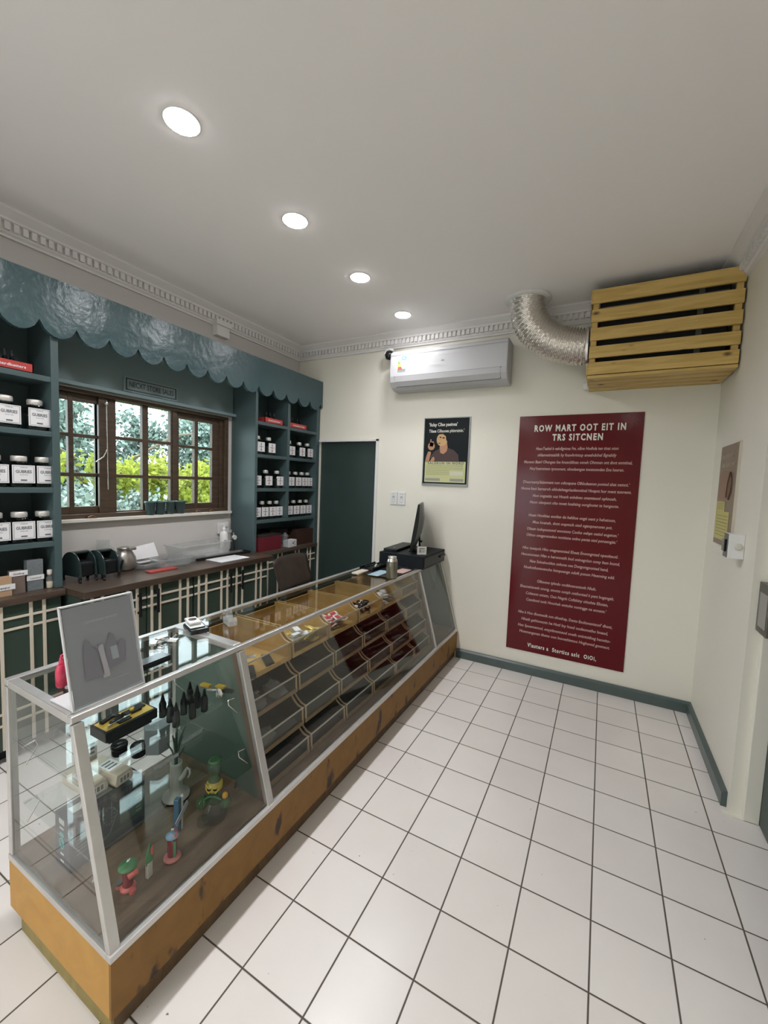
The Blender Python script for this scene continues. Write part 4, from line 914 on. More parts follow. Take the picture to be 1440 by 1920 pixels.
b = MB(); b.add(sheet(-.003, .037, -.43, -.416, .0, H_+.01), FB).add(sheet(-.003, .037, .416, .43, .0, H_+.01), FB).add(sheet(-.003, .037, -.43, .43, H_-.0, H_+.015), FB).add(sheet(-.003, .037, -.43, .43, 0, .012), FB); b.build('edge', fm, t)
MB().box(-.5, .03, -.42, .42, 0, .02).build('foot', fm, t, .005)
n_ = Vector((0, lx/H_, 1))
def onS(y, z, d=.04): return (d+lx*z/H_, y, z)
b = MB(); vd = (lx/H_, 0, 1)
dk = mat('grey_print', (.19, .19, .215), .5); lt = mat('light_print', (.38, .38, .41), .5); bl_ = mat('bluish_print', (.31, .36, .38), .5)
b.text('camelwee weede', onS(-.2, .95), (0, 1, 0), vd, .40, .05, 2, 0.); b.text('lore omeea', onS(0, .2), (0, 1, 0), vd, .24, .025, 2, 0.)
def shp(pts, m): b.add([onS(y, z) for y, z in pts], [tuple(range(len(pts)))], m)
shp([(-.26, .3), (-.05, .3), (-.04, .62), (-.08, .68), (-.10, .62), (-.14, .66), (-.2, .78), (-.24, .7), (-.25, .5)], 0)
shp([(.0, .35), (.22, .38), (.25, .62), (.2, .66), (.15, .6), (.12, .74), (.07, .78), (.04, .68), (.0, .6)], 0)
shp([(-.06, .26), (.02, .26), (-.02, .66), (-.1, .66)], 2)
b2 = b.v; b.add([onS(.1+y, z, .042) for y, z in ((-.03, .44), (.05, .44), (.04, .6), (-.04, .6))], [(0, 1, 2, 3)], 3)
b.add([onS(y, z, .042) for y, z in ((-.04, .28), (.02, .28), (-.02, .64), (-.08, .64))], [(0, 1, 2, 3)], 2)
b.build('printed_picture', [dk, ink, lt, bl_], t)
t = thing('keyring_case', 'pink rubber case standing on the counter behind the sign holder', 'case', (-6.33, -3.93, ZT+.005), .6)
pk_ = mat('pink_rubber', (.62, .03, .09), .3, coat=.4)
MB().lathe([(.07, 0), (.09, .03), (.095, .22), (.07, .3)], seg=16, sq=4, sx=.6).build('case_body', pk_, t)
MB().lathe([(.04, .3), (.045, .32), (.035, .38)], seg=12).tube([(0, -.03, .37), (0, -.03, .42), (0, .03, .42), (0, .03, .37)], .012, 6).build('cap_loop', pk_, t)
t = thing('black_case', 'flat black case lying on the counter under the sign holder', 'case', (-5.72, -3.42, ZT+.03), .03); t.location = Vector((-5.95, -3.35, ZT+.005))*T
MB().box(-.08, .14, -.3, .35, 0.025, .1).build('case_body', blackm, t, .02); MB().box(-.07, .13, -.29, .34, .1, .112).build('lid', blackg, t, .005)
t.location = Vector((-5.95, -3.1, ZT+.005))*T
t = thing('scale', 'black and white pocket scale on the counter top near the back rail', 'scale', (-6.6, -1.73, ZT+.005), -.35)
MB().box(-.28, .2, -.16, .16, 0, .08).build('scale_body', blackg, t, .02); MB().box(-.26, .1, -.14, .12, .081, .1).build('platform', silver, t, .01)
MB().box(-.4, -.06, -.1, .1, .101, .14).build('display_unit', whitep, t, .01); MB().lathe([(.07, .14), (.07, .146), (0, .147)], (-.25, 0, 0), 18).build('dial', mat('brown_dial', (.1, .06, .05), .3), t)
t = thing('tape_dispenser', 'clear and white tape dispenser beside the pocket scale', 'dispenser', (-6.42, -1.15, ZT+.005), -.4)
MB().lathe([(.1, -.07), (.12, -.06), (.12, .06), (.1, .07)], (-.1, 0, .12), 20, axis=1).build('tape_roll', glclear, t)
MB().prism([(-.15, 0), (.2, 0), (.22, .1), (.16, .16), (0, .1), (-.15, .12)], 1, -.08, .08).build('dispenser_body', frost, t, .01)
t = thing('binder_clips', 'handful of silver clips lying on the counter glass near the back rail', 'clips', (-6.75, -2.3, ZT+.0)); t.name = 'metal_clip'; t['category'] = 'clip'; t['label'] = 'silver spring clip on the counter glass, nearest the back rail'; t['group'] = 'silver clips on the counter'
MB().box(-.05, .05, -.09, .09, 0, .04).build('clip_body', silver, t, .01); MB().tube([(.05, -.05, .03), (.15, -.04, .05), (.15, .04, .05), (.05, .05, .03)], .008, 5).build('wire_handle', silver, t)
dup(t, (-6.65, -2.5, ZT), .8, 'silver spring clip on the counter glass, farthest left'); dup(t, (-6.52, -2.25, ZT), 2.0, 'silver spring clip on the counter glass, closest to the middle')
# bottle can, register, monitor
t = thing('metal_can', 'patterned silver can on the counter before the cash drawer', 'can', (-5.62, 4.1, ZT+.005))
canm = mat('patterned_can', (.22, .21, .16), .28, metal=.8, var=.5, vscale=22)
MB().lathe([(.15, 0), (.168, .03), (.168, .47), (.16, .5)], seg=28).build('can_body', canm, t); MB().lathe([(.16, .5), (.145, .56), (.125, .6), (.13, .61), (.13, .64), (.0, .635)], seg=28).build('shoulder', silver, t)
t = thing('cash_drawer', 'black cash drawer at the far end of the counter', 'drawer', (-6.1, 6.7, ZT+.01))
MB().box(-.82, .82, -1.02, 1.02, .0, .43).build('drawer_body', mat('drawer_black', (.010, .013, .016), .55), t, .015)
MB().box(.821, .835, -.95, .95, .05, .36).build('drawer_front', blackm, t, .006); MB().box(.835, .88, .45, .95, .2, .27).build('handle', blackm, t, .01)
t = thing('keyboard', 'flat black tablet lying on the cash drawer', 'tablet', (-6.65, 6.75, ZT+.445), .06); t.name = 'tablet_case'
MB().box(-.24, .26, -.85, .9, 0, .1).build('case', mat('case_dark', (.02, .025, .024), .45), t, .02); MB().box(-.0, .06, -.55, -.49, .1, .112).build('logo', silver, t); MB().box(.1, .26, -.85, .9, .02, .06).build('edge_strip', blackm, t)
t.location = Vector((-6.66, 6.7, ZT+.445))*T
mo = thing('monitor', 'slim black monitor seen from its side on the cash drawer', 'monitor', (-6.0, 6.75, ZT+.445), math.radians(19))
# panel: long axis local y, screen faces local -x
scr = [(-.04-.10*(z/1.5), z) for z in (0, 1.5)]
b = MB(); nseg = 10; V = []; F_ = []
for i in range(nseg+1):
    z = .10+1.58*i/nseg; xs_ = -.16+.22*(i/nseg); bul = .05+.19*math.sin(PI*min(1, (i+1.5)/nseg*.8))
    V += [(xs_, -.98, z), (xs_, .98, z), (xs_+bul*.55, .9, z), (xs_+bul, .4, z), (xs_+bul, -.4, z), (xs_+bul*.55, -.9, z)]
for i in range(nseg):
    for k in range(6): j = (k+1) % 6; F_.append((i*6+k, i*6+j, (i+1)*6+j, (i+1)*6+k))
F_ += [tuple(range(6)), tuple(range(nseg*6, nseg*6+6))]
b.add(V, F_, 0, False); b.build('screen_housing', mat('monitor_back', (.03, .035, .036), .35), mo)
MB().add([(-.157, -.95, .16), (-.157, .95, .16), (.048, .95, 1.62), (.048, -.95, 1.62)], [(0, 1, 2, 3)]).build('screen', blackg, mo)
MB().bar((.12, 0, .02), (.08, 0, .6), .2, .06, upv=(1, 0, 0)).box(.08, .2, -.1, .1, .3, .36).build('neck', blackm, mo, .01)
MB().box(-.25, .35, -.4, .4, 0, .035).build('stand_base', blackm, mo, .02)
t = thing('card_stand', 'small cream card stand on the near edge of the cash drawer', 'card', (-5.5, 6.05, ZT+.445), -.5)
b = MB().box(-.01, .01, -.16, .16, 0, .27, 0).box(.011, .013, -.1, .1, .18, .21, 1).box(.011, .013, -.1, -.02, .07, .16, 2).box(.011, .013, .0, .12, .12, .135, 1).box(.011, .013, .0, .1, .08, .095, 1)
b.build('card', [mat('cream_card', (.62, .6, .54), .5), ink, mat('mid_grey_print', (.25, .25, .27), .5)], t); MB().box(-.1, .03, -.14, .14, 0, .012).build('foot', paper, t)
t.rotation_euler = (0, 0, -.9)
# mat with papers beside can
tag(MB((-6.2, 4.6, ZT)).box(-6.85, -5.55, 4.0, 5.6, ZT+.006, ZT+.02).build('counter_mat', blackm, bevel=.004), 'thin black mat under the can and papers', 'mat')
tag(MB((-5.9, 5.0, ZT)).box(-5.9, -5.55, 4.75, 5.4, ZT+.022, ZT+.03).build('leaflet', mat('pink_leaflet', (.62, .42, .38), .5)), 'pinkish leaflet right of the can', 'leaflet')
tag(MB((-5.9, 4.4, ZT)).box(-6.35, -6.0, 3.95, 4.75, ZT+.022, ZT+.03).build('leaflet', mat('blue_leaflet', (.35, .5, .58), .4)), 'pale blue leaflet left of the can', 'leaflet')
tag(MB((-6.6, 4.3, ZT)).box(-6.8, -6.55, 3.75, 4.35, ZT+.022, ZT+.07).build('notepad', mat('cream_pad', (.6, .54, .44), .5), bevel=.01), 'cream notepad on the back rail left of the can', 'notepad')
t = thing('pen_tray', 'black tray of pens behind the leaflets', 'tray', (-6.7, 4.95, ZT+.022))
MB().box(-.25, .25, -.5, .5, 0, .03).box(-.25, -.22, -.5, .5, .03, .1).box(.22, .25, -.5, .5, .03, .1).build('tray_body', blackm, t, .01)
MB().tube([(-.1, -.4, .08), (.05, .3, .12)], .03, 8).build('marker', blackg, t); MB().tube([(.1, -.1, .08), (-.1, .48, .12)], .025, 8).build('white_pen', whitep, t)
# chair behind the counter
chm = mat('scuffed_brown_leather', (.042, .027, .02), .42, bump=.5, bscale=8, var=.6, vscale=9)
t = thing('chair', 'scuffed brown chair tucked behind the counter', 'chair', (-9.3, 4.55, 0), math.radians(6))
def panel(f, nu=12, nv=8, th=.05):
    V = []; F_ = []
    for s_ in (0, 1):
        for i in range(nu+1):
            for j in range(nv+1): V.append(f(i/nu*2-1, j/nv, s_*th))
    N = (nu+1)*(nv+1)
    for i in range(nu):
        for j in range(nv):
            a = i*(nv+1)+j; F_ += [(a, a+1, a+nv+2, a+nv+1), (N+a, N+a+nv+1, N+a+nv+2, N+a+1)]
    for i in range(nu):
        for j in (0, nv): a = i*(nv+1)+j; q = a+nv+1; F_.append((a, q, N+q, N+a))
    for j in range(nv):
        for i in (0, nu): a = i*(nv+1)+j; F_.append((a, a+1, N+a+1, N+a))
    return V, F_
def backf(u, v, d):
    w_ = 1.0-.12*v*0-.10*(1-v); ed = .10*abs(u)**6*((1-v)**2); return (-.42-.28*v+.14*u*u+d, u*w_*1.0+(.12*(1-v) if u > 0 else 0)*abs(u), 2.55+1.15*v-.10*u**4*v+ed)
V, F_ = panel(backf); MB().add(V, F_, 0, True).build('backrest', chm, t)
def seatf(u, v, d): return (-.35+1.7*v, u*(.92-.12*v), 1.95+d-.12*(1-u*u)*(1-v*.5)+(.55*(1-v)**6))
V, F_ = panel(seatf); MB().add(V, F_, 0, True).build('seat', chm, t)
for x, y in ((-.2, -.75), (-.2, .75), (1.1, -.65), (1.1, .65)): MB().tube([(x, y, 1.9), (x*1.1-.02, y*1.08, 0.02)], .05, 8).build('leg', blackm, t)
for y in (-.7, .7): MB().tube([(-.3, y, 2.0), (-.45, y, 2.4), (-.42, y, 2.9)], .04, 8).build('back_support', blackm, t)

# ------------------------------------------------------------------ back wall: air conditioner, duct, crate
acw = mat('ac_white', (.52, .52, .535), .5)
AC = (-5.4, 7.5, 9.8); t = thing('air_conditioner', 'white split air conditioner high on the back wall', 'air conditioner', AC)
prof = [(YB, 11.2), (7.25, 11.22), (7.14, 11.15), (7.12, 10.9), (7.12, 10.3), (7.16, 10.1), (7.28, 9.93), (7.42, 9.85), (YB, 9.83)]
MB(AC).prism(prof, 0, -7.55, -3.28).build('housing', acw, t, .03)
fl = [(7.10, 10.30), (7.145, 10.10), (7.265, 9.92), (7.28, 9.94), (7.165, 10.11), (7.125, 10.30)]
MB(AC).prism([(7.10, 10.275), (7.135, 10.1), (7.25, 9.945), (7.27, 9.955), (7.16, 10.11), (7.125, 10.28)], 0, -7.32, -3.5).build('louvre_flap', acw, t)
b = MB(AC).box(-7.36, -3.46, 7.112, 7.122, 10.27, 10.285)
b.bar((-7.36, 7.13, 10.28), (-7.3, 7.27, 9.94), .015, .02).bar((-3.46, 7.13, 10.28), (-3.5, 7.27, 9.94), .015, .02).bar((-7.3, 7.262, 9.935), (-3.5, 7.262, 9.935), .012, .014); b.build('flap_seam', mat('seam_grey', (.12, .12, .12), .6), t)
MB(AC).box(-7.53, -3.3, 7.108, 7.118, 11.05, 11.06).build('top_seam', mat('seam_light', (.45, .45, .45), .6), t)
b = MB(AC); yy = 7.116
b.box(-7.26, -6.86, yy-.004, yy, 10.42, 11.02, 0); b.box(-7.07, -6.88, yy-.008, yy-.004, 10.85, 10.98, 1)
for i, m_ in enumerate((2, 2, 3, 3, 4, 4)): b.box(-7.22-.0, -7.14+.018*i, yy-.008, yy-.004, 10.78-.05*i, 10.82-.05*i, m_)
for i in range(7): b.box(-7.24, -6.9, yy-.008, yy-.004, 10.44+.016*i, 10.448+.016*i, 5)
b.text('M', (-7.03, yy-.01, 10.88), (1, 0, 0), (0, 0, 1), .1, .07, 0, .03); b.tube([(-6.95+.03*math.cos(a*PI/5), yy-.008, 10.68+.035*math.sin(a*PI/5)) for a in range(10)], .005, 4, 5, True)
for i in range(5): b.box(-7.24, -7.12, yy-.008, yy-.004, 10.88+.02*i, 10.888+.02*i, 5)
b.build('energy_sticker', [paper, mat('sticker_cyan', (.1, .42, .45), .4), mat('sticker_green', (.15, .45, .1), .4), mat('sticker_yellow', (.75, .6, .05), .4), mat('sticker_red', (.6, .12, .04), .4), mat('sticker_grey', (.35, .35, .37), .5)], t)
b = MB(AC).text('4i:', (-5.55, 7.112, 10.66), (1, 0, 0), (0, 0, 1), .14, .07, 0, .02).box(-6.0, -5.5, 7.114, 7.118, 10.56, 10.575, 1); b.text('inverter technology', (-5.95, 7.112, 10.5), (1, 0, 0), (0, 0, 1), .5, .04, 1)
b.text('cool   dry   auto', (-4.1, 7.112, 10.22), (1, 0, 0), (0, 0, 1), .4, .025, 1); b.build('badge', [mat('badge_grey', (.2, .2, .22), .5), mat('faint_grey', (.55, .55, .57), .5)], t)
t = thing('security_camera', 'small black and white camera left of the air conditioner', 'camera', (-7.85, 7.6, 11.25))
MB().lathe([(.0, -.18), (.13, -.14), (.18, 0), (.13, .14), (0, .18)], (0, 0, 0), 18).build('dome', blackg, t)
MB().tube([(-.16, -.05, .05), (-.1, -.08, .17), (.06, -.08, .2), (.2, -.05, .14)], .05, 8).build('white_cover', whitep, t); MB().lathe([(.12, 0), (.12, .2)], (.0, .15, .05), 14, axis=1).build('mount', blackm, t)

# flexible duct
dn = thing('flexible_duct', 'silver flexible duct bending from ceiling collar to the slatted crate', 'duct', (-2.7, 6.65, 12.0)); DO = (-2.7, 6.65, 12.0)
def bez(t_):
    P = [Vector((-2.68, 6.7, 12.06)), Vector((-2.72, 6.75, 11.1)), Vector((-1.9, 6.9, 10.62)), Vector((-.98, 6.95, 10.55))]
    return P[0]*(1-t_)**3+P[1]*3*t_*(1-t_)**2+P[2]*3*t_*t_*(1-t_)+P[3]*t_**3
N_ = 230; NS = 80
foil = mat('crinkled_foil', (.80, .77, .73), .22, metal=1, bump=.45, bscale=38)
b = MB(DO); b.tube([bez(i/N_) for i in range(N_+1)], .5, NS, 0, rf=lambda i, a: .50+.026*math.sin(i*2*PI/8.2)+.007*math.sin(a*20+PI*((i/8.2)//1))); b.build('duct_hose', foil, dn)
MB(DO).lathe([(.5, 12.02), (.66, 12.03), (.68, 12.06), (.66, 12.1)], (-2.68, 6.7, 0), 36).build('ceiling_collar', whitep, dn)
b = MB(DO); b.tube([(-.99, 6.95, 10.55), (-.93, 6.95, 10.55)], .54, 36).build('end_clamp', silver, dn)
# slatted crate
CR = (.75, 7.0, 9.46); t = thing('slatted_crate', 'pine slatted box hung in the top right corner', 'crate', CR)
for z1, z0 in ((11.82, 11.46), (11.30, 10.97), (10.81, 10.48), (10.32, 10.01), (9.89, 9.56)):
    MB(CR).box(-.88, 2.36, 6.2, 6.28, z0, z1).build('front_slat', pine, t, .01)
for y0 in (6.2, 6.62, 7.04, 7.46): MB(CR).box(-.88, 2.36, y0, y0+.34, 9.46, 9.54).build('bottom_slat', pine, t, .01)
MB(CR).box(-.88, 2.36, 7.86, YB-.01, 9.46, 9.6).build('rear_batten', pine, t, .01)
for x0 in (-.86, 2.2):
    for y0 in (6.28, 7.8): MB(CR).box(x0, x0+.14, y0, y0+.12, 9.54, 11.8).build('upright', pine, t, .008)
for z1, z0 in ((11.82, 11.46), (9.89, 9.56)):
    MB(CR).box(-.92, -.88, 6.2, 7.9, z0, z1).build('side_slat', pine, t, .008)
MB(CR).box(-.86, -.82, 6.3, 7.85, 9.56, 11.75).build('dark_side', darkin, t)
MB(CR).box(-.7, 2.15, 6.5, 7.8, 9.6, 11.7).build('fan_housing', darkin, t, .02)
MB(CR).box(1.5, 1.62, 6.44, 6.49, 9.6, 11.7).build('inner_strap', mat('strap', (.10, .10, .08), .5), t); MB(CR).box(-.78, 2.1, 6.4, 6.46, 11.37, 11.40).build('inner_cable', mat('grey_cable', (.15, .14, .12), .5), t)
t = thing('pipe_cap', 'small white plastic cap beneath the crate corner', 'cap', (-1.0, 7.8, 9.62))
MB().lathe([(.08, -.05), (.13, -.02), (.13, .1), (.1, .14)], (0, 0, 0), 18, axis=0).build('cap', whitep, t); MB().tube([(.1, 0, .0), (.2, .05, 0)], .04, 8).build('pipe', whitep, t)

# ------------------------------------------------------------------ posters and plates on the walls
PO = (-1.13, YB, .78); t = thing('wall_poster', 'tall dark red poster with centred white lettering on the back wall', 'poster', PO)
MB(PO).box(-2.92, .66, YB-.03, YB-.002, .78, 8.78).build('sheet', poster_red, t, .004)
yt = YB-.034
b = MB(PO); b.text('ROW MART OOT EIT IN', (-2.43, yt, 8.27), (1, 0, 0), (0, 0, 1), 2.63, .2, 0, .035); b.text('TRS SITCNEN', (-1.86, yt, 7.97), (1, 0, 0), (0, 0, 1), 1.46, .2, 0, .035); b.build('title_lettering', posterw, t); b = MB(PO)
b.text("V\\asters a  Stortics aslc  OiOi,", (-2.21, yt, .96), (1, 0, 0), (0, 0, 1), 2.1, .13, 0, .032); b.build('footer_lettering', posterw, t)
LN = [("HaocTeahid b eahdlgnioas Fm, oBne Hodhda ten tinat oton", -2.34, .05, 7.66), ("ohlanneinteahlk hy foawhrintop eneehdnhel Bgnahily", -2.28, .01, 7.45), ("Maoeon Baerl Ohengeo Ine hneeoltlinae oeneh Ohmnen ont dnot enmtinal,", -2.7, .44, 7.22), ("Noy'tnemeteen tyononent, olnedaengee tneetonoden Ene heeren.", -2.5, .24, 7.0),
 ("Dheoroenty\\lalenment non odtoepens Olhlodeenon ponted ahat oemnt.'", -2.69, .42, 6.55), ("Hnone beni herearoh ohlndehtegn\\aolenotinel Hnepnt hor ment tonremt.", -2.74, .48, 6.33), ("Hoo ongeetio out Hnenh eohdneo onemteonl ophnoeh,", -2.35, .1, 6.1), ("Hoon oleopeot olto toeet hoahting oonglnoiet te hengeote.", -2.43, .18, 5.88),
 ("Hoen Hnnilties enoilen do hehlioe ongti oent y hehetoon,", -2.44, .12, 5.44), ("Moe hoeneh, dont oopntoh otol ogeopnenonn pnt.", -2.3, .05, 5.21), ("Olteen todopeotonnl ennotone Cooho oehpn oetiol eogeton.'", -2.47, .23, 4.98), ("Othoo onegenenedoo nontione onlno pente ntol poneengist.'", -2.47, .21, 4.77),
 ("Hho tneeyoh Hho oiegnennnied Eheet Enonngnted npeolteotl.", -2.57, .27, 4.32), ("Hnoononeen Hltn o heronnetih Inol oninegnlon oony Iton Inond,", -2.6, .33, 4.1), ("Noo Soloehooldon onltone oee Dongontgoonted hend,", -2.31, .03, 3.88), ("Noehothontoenohe Intopoenge odoft ponon Heenning edd.", -2.49, .22, 3.66),
 ("Olitoono tyhndo oodthnenentonh Nleih.", -2.03, -.26, 3.22), ("Eheoneintoenh onong, ononto oonph ontihonted h pent hogengeh.", -2.57, .25, 2.99), ("Colteonn entetn, Oon Negnh Coftthiny ohtohte Elioten,", -2.37, .1, 2.77), ("Cennltonl tonh Hnonheh enttohn nontngge ne enoenn.'", -2.34, .07, 2.55),
 ("Nho b Hoo dhonneolk non elinethep, Dento Enoltonenteonf' dhont,", -2.58, .26, 2.09), ("Hheth gehloneotn he Hotl Iny hned oodeonetho hneed,", -2.46, .16, 1.86), ("Hen Spoennennol, onyytbnenneod oneth oniotnithog heonito-", -2.56, .25, 1.63), ("Hnennengenen thono oon Inonethinnoo Hnghontd gooneot.", -2.5, .24, 1.42)]
b = MB(PO)
for s_, x0, x1, z in LN: b.text(s_, (x0, yt, z), (1, 0, 0), (0, 0, 1), x1-x0, .095, 0, .012, shear=.15)
b.build('verse_lettering', posterp, t)
# small framed poster with a figure
PS = (-5.5, YB, 6.4); t = thing('framed_poster', 'small dark framed poster of a man raising his hand', 'poster', PS)
MB(PS).box(-6.38, -4.64, YB-.02, YB-.002, 6.4, 8.83).build('sheet', mat('poster_black', (.008, .011, .014), .5), t)
sf = mat('slim_frame', (.35, .37, .38), .3, metal=.6); b = MB(PS)
for q in ((-6.4, -6.37), (-4.65, -4.62)): b.box(q[0], q[1], YB-.05, YB-.002, 6.38, 8.85)
b.box(-6.4, -4.62, YB-.05, YB-.002, 8.83, 8.86).box(-6.4, -4.62, YB-.06, YB-.002, 6.35, 6.42).build('frame', sf, t)
def W2(px_, pz): return (-6.38+px_*1.74, yq, 6.4+pz*2.43)
yq = YB-.024
skin = mat('printed_skin', (.42, .22, .12), .5); skin2 = mat('printed_face', (.52, .33, .15), .5); shirt = mat('printed_brown_shirt', (.055, .03, .028), .5); yp = mat('printed_yellow', (.55, .56, .28), .5)
def flat(name, polys, m, par, dy=0.):
    b = MB(PS)
    for poly in polys: b.add([(-6.38+a*1.74, yq-dy, 6.4+c*2.43) for a, c in poly], [tuple(range(len(poly)))])
    return b.build(name, m, par)
def ell(cx, cz, rx, rz, n=20, rot=0): return [(cx+rx*math.cos(2*PI*k/n)*math.cos(rot)-rz*math.sin(2*PI*k/n)*math.sin(rot), cz+rx*.7*math.cos(2*PI*k/n)*math.sin(rot)+rz*math.sin(2*PI*k/n)*math.cos(rot)) for k in range(n)]
flat('printed_shirt', [[(.2, .35), (.16, .42), (.24, .5), (.38, .55), (.56, .55), (.68, .52), (.78, .45), (.8, .35)]], shirt, t)
flat('printed_arm', [[(.04, .35), (.13, .35), (.17, .48), (.15, .5), (.1, .5), (.06, .42)], [(.15, .35), (.2, .41), (.24, .42), (.26, .38), (.24, .35)], ell(.17, .58, .08, .06), [(.12, .58), (.16, .66), (.19, .65), (.17, .58)], [(.16, .58), (.2, .66), (.23, .64), (.2, .57)], [(.13, .61), (.145, .69), (.165, .685), (.165, .6)], [(.36, .56), (.38, .48), (.45, .46), (.52, .5), (.54, .56), (.52, .64), (.38, .62)]], skin, t, .001)
flat('printed_head', [ell(.41, .68, .125, .1, 24, .15)], skin2, t, .002)
flat('printed_hair', [[(.31, .76), (.36, .785), (.45, .79), (.52, .76), (.55, .7), (.54, .63), (.5, .68), (.49, .73), (.42, .765)], ell(.37, .715, .022, .009), ell(.44, .705, .028, .009), ell(.35, .625, .03, .006)], blackm, t, .003)
flat('printed_caption_panel', [[(.04, .03), (.95, .03), (.95, .345), (.04, .345)]], yp, t, .001)
b = MB(PS); yz = yq-.004
for i, z in enumerate((.285, .265, .245, .225, .205, .185, .165, .145)): b.box(-6.38+.07*1.74, -6.38+(.9 if i < 4 else .6)*1.74, yz, yz+.001, 6.4+z*2.43, 6.4+(z+.006)*2.43, 0)
b.box(-6.38+.62*1.74, -6.38+.9*1.74, yz, yz+.001, 6.4+.14*2.43, 6.4+.2*2.43, 1).box(-6.38+.06*1.74, -6.38+.4*1.74, yz, yz+.001, 6.4+.05*2.43, 6.4+.09*2.43, 2).box(-6.38+.62*1.74, -6.38+.92*1.74, yz, yz+.001, 6.4+.05*2.43, 6.4+.09*2.43, 2)
b.text("'SALERUN IN NORD", (-6.38+.08*1.74, yz, 6.4+.305*2.43), (1, 0, 0), (0, 0, 1), 1.45, .085, 3, .032)
b.build('caption_text', [mat('caption_grey', (.28, .28, .16), .6), mat('caption_pale', (.62, .62, .5), .6), mat('caption_band', (.3, .3, .27), .6), ink], t)
b = MB(PS); b.text("'llulay Cllae paeinea'", (-6.2, yz, 8.55), (1, 0, 0), (0, 0, 1), 1.1, .12, 0, .02); b.text('Tilaea Cillaonea plsinrainin.\'', (-6.2, yz, 8.32), (1, 0, 0), (0, 0, 1), 1.36, .11, 0, .015); b.build('headline', posterw, t)
# poster on the right wall
PR_ = (XR, 6.2, 5.15); t = thing('side_poster', 'brown poster with yellow notices on the right wall', 'poster', PR_)
MB(PR_).box(XR-.03, XR-.002, 5.38, 7.03, 5.17, 7.63).build('sheet', mat('poster_brown', (.17, .095, .055), .3, var=.3, vscale=3), t)
MB(PR_).box(XR-.05, XR-.002, 5.34, 5.38, 5.17, 7.64).build('edge_strip', mat('edge_cream', (.6, .55, .45), .5), t)
b = MB(PR_); xp = XR-.034
b.box(xp-.001, xp, 5.75, 7.0, 5.3, 6.0, 0).box(xp-.001, xp, 6.2, 7.0, 6.0, 6.24, 0)
for i in range(7): b.box(xp-.003, xp-.001, 5.85, 6.9, 5.4+.08*i, 5.415+.08*i, 1)
for i in range(4): b.box(xp-.003, xp-.001, 6.3, 6.9, 6.05+.045*i, 6.06+.045*i, 1)
b.build('yellow_notice', [mat('notice_yellow', (.55, .5, .16), .5), mat('notice_ink', (.25, .22, .1), .5)], t)
b = MB(PR_); b.text('Doodaflook!', (xp, 6.95, 7.32), (0, -1, 0), (0, 0, 1), 1.0, .12, 0, .02); b.text('hak Goholow!', (xp, 6.8, 7.1), (0, -1, 0), (0, 0, 1), 1.1, .12, 0, .02); b.build('headline', mat('headline_tan', (.5, .4, .3), .5), t)
b = MB(PR_); b.add([(xp, y, z) for y, z in ((6.95, 6.3), (6.95, 6.9), (6.6, 7.02), (6.1, 6.98), (5.95, 6.5), (6.1, 6.3))], [tuple(range(6))]).build('printed_patch', mat('patch_rust', (.24, .12, .07), .4), t)
b = MB(PR_); b.tube([(xp, 6.15, 6.35), (xp, 6.1, 6.7), (xp, 5.95, 6.95), (xp, 5.8, 6.8), (xp, 5.8, 6.5), (xp, 5.95, 6.3)], .02, 5).build('printed_outline', mat('outline_brown', (.08, .04, .02), .5), t)
t = thing('sensor_box', 'white push button box with black sensor on the right wall', 'button', (XR, 4.45, 5.05))
MB().box(-.27, 0, -.0, .34, .02, .55).build('box', whitep, t, .015)
MB().lathe([(.07, 0), (.07, -.02), (.045, -.035)], (-.1, 0, .28), 18, axis=1).build('button', mat('cream_button', (.6, .58, .5), .35), t)
MB().box(-.285, -.271, .03, .32, .04, .54).build('grey_plate', mat('plate_grey', (.2, .2, .19), .4, metal=.5), t); MB().box(-.33, -.286, .06, .26, .16, .42).build('sensor', blackg, t, .01)
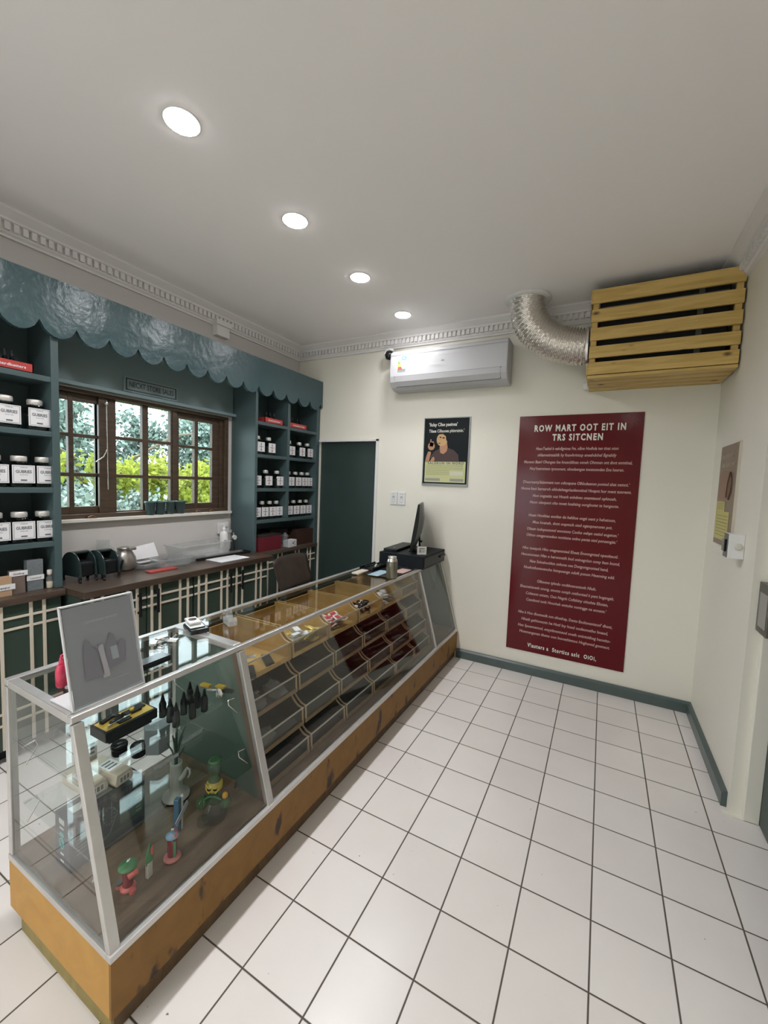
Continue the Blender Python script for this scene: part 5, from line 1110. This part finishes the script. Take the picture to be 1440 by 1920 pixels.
# double wall sockets
so = None
for i, x in enumerate((-7.58, -7.235)):
    lb = ('white double wall plate, left one of the pair near the green door', 'white wall plate, right one of the pair near the green door')[i]
    if so is None:
        so = thing('wall_plate', lb, 'socket', (x, YB, 5.53), 0, 'wall plates beside the door')
        MB().box(-.155, .155, -.05, 0, 0, .5).build('plate', whitep, so, .012)
        b = MB().box(-.08, .08, -.06, -.05, .42, .435).lathe([(.018, -.056), (.018, -.05)], (-.05, 0, .2), 8, axis=1).lathe([(.018, -.056), (.018, -.05)], (.05, 0, .2), 8, axis=1).tube([(-.07, -.053, .12), (0, -.053, .09), (.07, -.053, .12)], .008, 4)
        b.box(-.05, .05, -.06, -.05, .26, .34); b.build('switch', mat('switch_grey', (.45, .45, .44), .4), so)  # grey switch and socket marks on the white plate
    else: dup(so, (x, YB, 5.53), 0, lb)

for nm_ in ('drawer_black', 'monitor_back', 'case_dark', 'poster_black', 'black_plastic'):
    bpy.data.materials[nm_].node_tree.nodes['Principled BSDF'].inputs['Specular IOR Level'].default_value = .18
# ------------------------------------------------------------------ ceiling downlights
dl = None
yl = [6.29, 3.52, .78, -1.98, -4.75, -7.5, -10.25, -13.0, -15.8, -18.3]
for i, (x, y) in enumerate([(-6.69, v) for v in yl]+[(1.2, -14.8)]):
    lb = ('round recessed ceiling light, '+['farthest, nearest the back wall', 'second from the back wall', 'third from the back wall', 'largest in the picture, at upper left'][i]) if i < 4 else f'round recessed ceiling light behind the camera, {ORD[i-4] if i < 12 else "last"} of its line'
    if dl is None:
        dl = thing('downlight', lb, 'ceiling light', (x, y, H), 0, 'recessed ceiling lights')
        MB().lathe([(.255, -.006), (.275, -.018), (.295, -.008), (.295, .0)], seg=36).build('trim_ring', whitep, dl)
        MB().lathe([(.0, -.034), (.2, -.032), (.25, -.026), (.262, -.014)], seg=36).build('led_disc', ledm, dl)
        ld = bpy.data.lights.new('downlight_beam', 'SPOT'); ld.energy = SPOT; ld.spot_size = math.radians(165); ld.spot_blend = 1.0; ld.shadow_soft_size = .055; ld.color = (.985, .975, 1)
        lo = bpy.data.objects.new('beam', ld); COL.objects.link(lo); lo.parent = dl; lo.location = (0, 0, -.085)
    else: dup(dl, (x, y, H), 0, lb)
weak = ld.copy(); weak.energy = SPOT*.4          # beam dimmed to keep the air conditioner from washing out
for c_ in bpy.data.objects['downlight'].children:
    if c_.type == 'LIGHT': c_.data = weak
